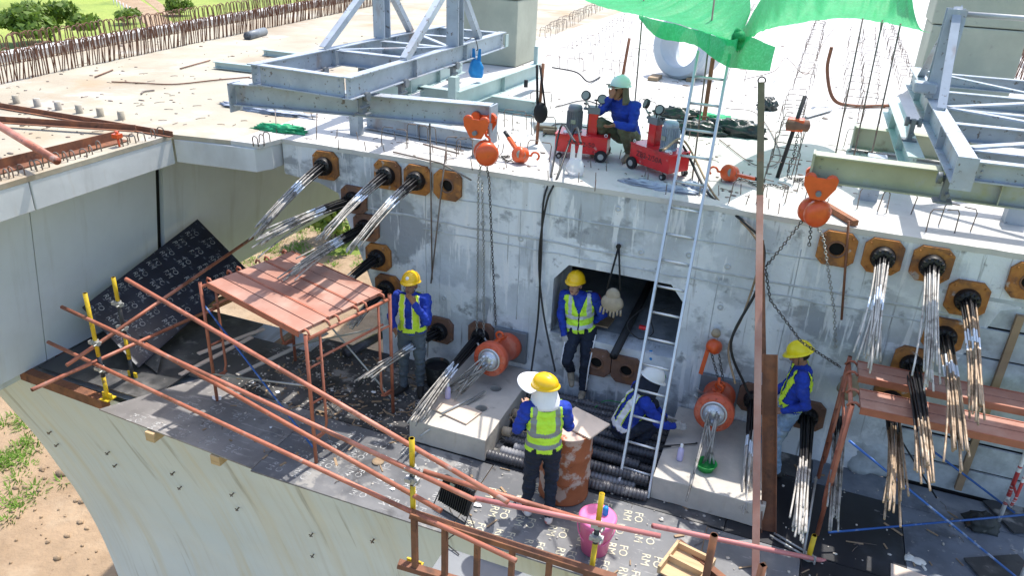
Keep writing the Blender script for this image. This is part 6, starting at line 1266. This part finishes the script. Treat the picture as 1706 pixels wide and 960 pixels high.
    pm = reg[v0].copy()
    me.polygons.foreach_set('material_index', pm.astype(np.int32)); me.polygons.foreach_set('use_smooth', np.ones(npoly, bool)); vb = co-np.array(base); me.vertices.foreach_set('co', vb.ravel().astype(np.float32)); me.update(); me.name = 'body'
    mkobj('body', me, t)
    if stripe:                                          # side stripes of track trousers
        for s_ in 'RL':
            sg = 1 if s_ == 'R' else -1; b = MB(); hp, kn, an = q['hip'+s_], q['kn'+s_], q['an'+s_]
            for off in (.030, .058): b.tube([hp+Rt*sg*.097+F*off, hp.lerp(kn, .5)+Rt*sg*.078+F*off, kn+Rt*sg*.058+F*off, kn.lerp(an, .5)+Rt*sg*.050+F*off, an+Rt*sg*.042+U*.05+F*off], .009, 5)
            b.build('side_stripe', m_whitec, t)
    # vest as an offset shell of the torso
    if vest:
        tq = tt[v0]; uq = uu_[v0]; wq = ww[v0]; tr = (tor[v0]) & (reg[v0] == 0); kind, c1, c2 = vest; au = np.abs(uq)
        if kind == 'full':
            keep = tr & (tq > -.06) & (tq < .985); vneck = (wq > .0) & (tq > .55) & (au < .012+(tq-.55)*.17); keep &= ~vneck; keep &= ~((wq < 0) & (tq > .93) & (au < .05)); keep &= au < .205
            mi = np.zeros(npoly, int); hs = ((tq > .08) & (tq < .18)) | ((tq > .36) & (tq < .46)); vs_ = (au > .085) & (au < .135) & (tq > .46); mi[hs | vs_] = 1
            if kind == 'full': mi[(wq > 0) & (au < .008)] = 2
        else:
            belt = (tq > .02) & (tq < .14); strap = (au > .042) & (au < .125) & (tq >= .14); 
            if kind == 'vee': strap = (np.abs(au-(.02+.11*np.clip(tq, 0, 1))) < .036) & (tq >= .1)
            keep = tr & (belt | strap) & (tq < .99); mi = np.zeros(npoly, int); edge = (np.abs(au-(.0835)) > .033) & strap if kind == 'harness' else np.zeros(npoly, bool); mi[edge] = 1
        sel = np.nonzero(keep)[0]; used_ = {}; vv = []; ff = []; fm = []; ofs = .012
        for f in sel:
            poly = []
            for li in range(ls[f], ls[f]+lt[f]):
                vi = int(lv[li])
                if vi not in used_: used_[vi] = len(vv); vv.append(vb[vi]+no[vi]*ofs)
                poly.append(used_[vi])
            ff.append(poly); fm.append(int(mi[f]))
        vm = bpy.data.meshes.new('vest'); vm.from_pydata([tuple(map(float, p)) for p in vv], [], ff)
        for mm in (c1, c2, m_navy): vm.materials.append(mm)
        vm.polygons.foreach_set('material_index', fm); vm.polygons.foreach_set('use_smooth', [True]*len(ff)); vm.update(); ob = mkobj('safety_vest', vm, t, 0, .005)
    # face details
    for s_ in (-1, 1): b = MB(); b.ell(hc+hr*(.031*s_)+hu*.010+hf*.081, (.012, .008, .007), HR, 8); b.build('eye', m_eye, t); b = MB(); b.ell(hc+hr*(.032*s_)+hu*.028+hf*.084, (.020, .008, .005), HR, 8); b.build('eyebrow', m_hair, t)
    b = MB(); b.ell(hc-hu*.066+hf*.086, (.024, .010, .006), HR, 8); b.build('mouth', m_lips, t)
    b = MB(); b.ell(hc+hu*.025-hf*.022, (.080, .090, .082), HR, 14); b.build('hair', m_hair, t)
    # hard hat
    if hat:
        oc = hc+hu*.062-hf*.012; b = MB(); vs = []; n = 28; k = 9
        for i in range(k+1):
            a = (pi/2)*i/k
            for m_ in range(n):
                c_ = 2*pi*m_/n; r_ = cos(a); x_ = .112*r_*cos(c_); y_ = .140*r_*sin(c_); z_ = .118*sin(a)**.9+(.010*math.exp(-(x_/.012)**2)+.006*math.exp(-((abs(x_)-.045)/.010)**2))*(.3+.7*sin(a))*(a > .2); vs.append(oc+HR @ V((x_, y_, z_)))
        b.add(vs, [(i*n+m_, i*n+(m_+1) % n, (i+1)*n+(m_+1) % n, (i+1)*n+m_) for i in range(k) for m_ in range(n)], 0, True)
        ri = []; ro = []
        for m_ in range(n):
            c_ = 2*pi*m_/n; fr_ = max(0, sin(c_))**3; e_ = .014+.034*fr_; ri.append(oc+HR @ V((.112*cos(c_), .14*sin(c_), .0))); ro.append(oc+HR @ V(((.112+e_*.8)*cos(c_), (.14+e_)*sin(c_), -.008-.012*fr_)))
        lo = [p-hu*.008 for p in ro]; b.add(ri+ro+lo, [(m_, (m_+1) % n, n+(m_+1) % n, n+m_) for m_ in range(n)]+[(n+m_, n+(m_+1) % n, 2*n+(m_+1) % n, 2*n+m_) for m_ in range(n)], 0, True)
        hob = b.build('hard_hat', hat, t)
        if badge: b = MB(); b.lathe([(.0, .0), (.022, .0), (.022, .004), (.0, .005)], oc+HR @ V((0, .128, .055)), HR @ V((0, .9, .42)), 14, cap=False); b.build('badge', m_hatW if hat is not m_hatW and hat is not m_hatG else m_bgreen, hob)
        b = MB(); b.tube([hc+hr*.088+hu*.03, hc+hr*.07-hu*.06+hf*.03, hc-hu*.118+hf*.045, hc-hr*.07-hu*.06+hf*.03, hc-hr*.088+hu*.03], .004, 5); b.build('chin_strap', m_dark, t)
    if hood:
        b = MB(); P = []; n = 30
        for i in range(8):
            z = .05-.030*i; rowp = []
            for m_ in range(n+1):
                a = pi*.5+gap+(2*pi-2*gap)*m_/n; fl_ = 1+.022*i**1.45+.07*noise.noise(V((m_*.5, i*.4, 2)))*(i/8); rowp.append(hc+HR @ V((.105*cos(a)*fl_, .118*sin(a)*fl_, z)))
            P.append(rowp)
        b.grid(P); b.build('neck_cover', hood, t, solid=.004)
        b = MB(); ri = []; ro = []
        for m_ in range(25):
            a = .05+(pi-.1)*m_/24; ri.append(hc+HR @ V((.112*cos(a), .13*sin(a), .05))); ro.append(hc+HR @ V(((.112+.093*brim)*cos(a), (.13+.13*brim)*sin(a)+.02*brim, .05+.05*brim*sin(a)**2)))
        b.grid([ri, ro]); b.build('sun_brim', hood, t, solid=.006)
    return t
P1 = pz(688, 652, 0)
w1 = person(P1, (.22, -1), dict(wrR=(.17, .20, 1.02), elR=(.27, .0, 1.08), hdR=(-.5, .75, -.1), elL=(-.24, .14, 1.14), wrL=(-.10, .21, 1.40), hdL=(.5, .0, .85), hf=(.1, 1, .16), anR=(.12, .02, .075), anL=(-.09, -.04, .075), toR=(.2, .17, .03), toL=(-.14, .13, .03)),
            'worker in blue shirt and yellow helmet standing with a hand at his mouth', pants=m_jean, vest=('harness', m_limed, m_whitec))
P2 = pz(962, 652, .17); P2.z = .16; P2.x -= .02
w2 = person(P2, (.12, -1), dict(pelvis=(.03, -.10, .90), waist=(.05, -.12, 1.03), chest=(.07, -.12, 1.22), neck=(.10, -.10, 1.39), head=(.14, -.05, 1.525), hf=(.2, 1, .12), shR=(.265, -.13, 1.325), shL=(-.10, -.13, 1.345), elR=(.30, -.12, 1.06), wrR=(.22, .02, .84), hdR=(-.35, .35, -.8), elL=(-.23, -.22, 1.08), wrL=(-.08, -.24, .92), hdL=(1, -.1, -.1),
            hipR=(.09, -.1, .86), hipL=(-.085, -.1, .86), knR=(.13, .20, .56), anR=(.10, -.06, .26), toR=(.05, .12, .17), knL=(-.09, .03, .46), anL=(-.10, .06, .075), toL=(-.10, .23, .03)),
            'worker in a lime vest and yellow helmet leaning back in the manhole', shoe=m_shoeb, gR=m_glove, gL=m_glove, hat=m_hatY, vest=('full', m_lime, m_refl), skin=m_skinp, stripe=True, badge=False, sc=.98)
P3 = pz(897, 862, 0)
w3 = person(P3, (-.42, .9), dict(elR=(.25, .05, 1.12), wrR=(.10, .28, 1.12), hdR=(-.6, .75, .1), elL=(-.27, .03, 1.10), wrL=(-.16, .30, 1.16), hdL=(.2, .9, .3), head=(-.02, .05, 1.555), hf=(-1.0, .75, -.15), anL=(-.13, .06, .075), anR=(.10, -.06, .075), toL=(-.2, .22, .03), toR=(.13, .12, .03)),
            'worker in a lime reflective vest seen from behind with a white sun hood', shoe=m_shoew, skin=m_skinp, vest=('full', m_lime, m_reflg), hood=m_whitec, badge=False)
fw = V((-.42, .9, 0)).normalized(); rt = V((fw.y, -fw.x, 0)); hp = P3+fw*.36+rt*-.02+V((0, 0, 1.17)); b = MB(); b.box(hp, (.11, .16, .008), Matrix.Rotation(.4, 3, 'Z') @ Matrix.Rotation(.5, 3, 'X')); tag(b.build('note_pad', m_wplastic), 'small white note pad held by the worker seen from behind', 'note pad')
SQ = dict(pelvis=(0, -.10, .27), waist=(0, -.06, .40), chest=(0, .05, .60), neck=(0, .12, .76), head=(0, .18, .885), hipR=(.10, -.08, .26), hipL=(-.10, -.08, .26), knR=(.16, .30, .47), knL=(-.16, .30, .47), anR=(.14, .04, .075), anL=(-.14, .04, .075), toR=(.17, .2, .03), toL=(-.17, .2, .03),
          shR=(.18, .09, .70), shL=(-.18, .09, .70), elR=(.23, .30, .50), elL=(-.23, .30, .50), wrR=(.10, .45, .42), wrL=(-.10, .45, .42), hdR=(-.2, .9, -.3), hdL=(.2, .9, -.3))
P4 = pz(1046, 742, .1); P4.z = .1
w4 = person(P4, (.85, .45), dict(SQ, hf=(0, 1, -.45), elR=(.22, .28, .44), wrR=(.14, .47, .36), elL=(-.22, .28, .44), wrL=(-.1, .45, .32)), 'squatting worker in white helmet and white straps behind the ladder', hat=m_hatW, vest=('harness', m_whitec, m_limed), gR=m_glove, gL=m_navy, badge=True, hood=m_navy, brim=.02, gap=.8)
P5 = pz(1293, 786, 0)
w5 = person(P5, (-1, -.12), dict(chest=(0, -.03, 1.25), neck=(0, -.03, 1.42), head=(0, .03, 1.55), hf=(.08, 1, -.42), elL=(-.24, -.10, 1.08), wrL=(-.17, .10, .94), hdL=(.15, .8, -.5), elR=(.24, .02, 1.1), wrR=(.18, .2, .92), hdR=(0, .7, -.5), knL=(-.1, .10, .48), anL=(-.10, .02, .075), toL=(-.11, .2, .03), knR=(.11, .14, .48), anR=(.11, .22, .075), toR=(.13, .4, .03)),
            'worker in light jeans and lemon helmet seen from the side on the right', pants=m_jeanl, hat=m_hatY2, vest=('vee', m_limed, m_limed), badge=False)
P6 = pz(1035, 262, DZ)
w6 = person(P6, (-.35, -1), dict(SQ, pelvis=(0, -.12, .30), wrR=(.06, .30, .80), elR=(.22, .28, .60), hdR=(-.45, .1, .85), wrL=(-.12, .40, .52), elL=(-.27, .24, .48), hdL=(.4, .8, -.2), hf=(.25, 1, .02), head=(.02, .17, .89), anR=(.2, .10, .075), toR=(.26, .27, .03)), 'worker in blue squatting on the deck between the red pumps', pants=m_olive, shoe=m_shoeb, hat=m_hatG, hood=m_hoodb, badge=False, brim=.45, gap=1.25)
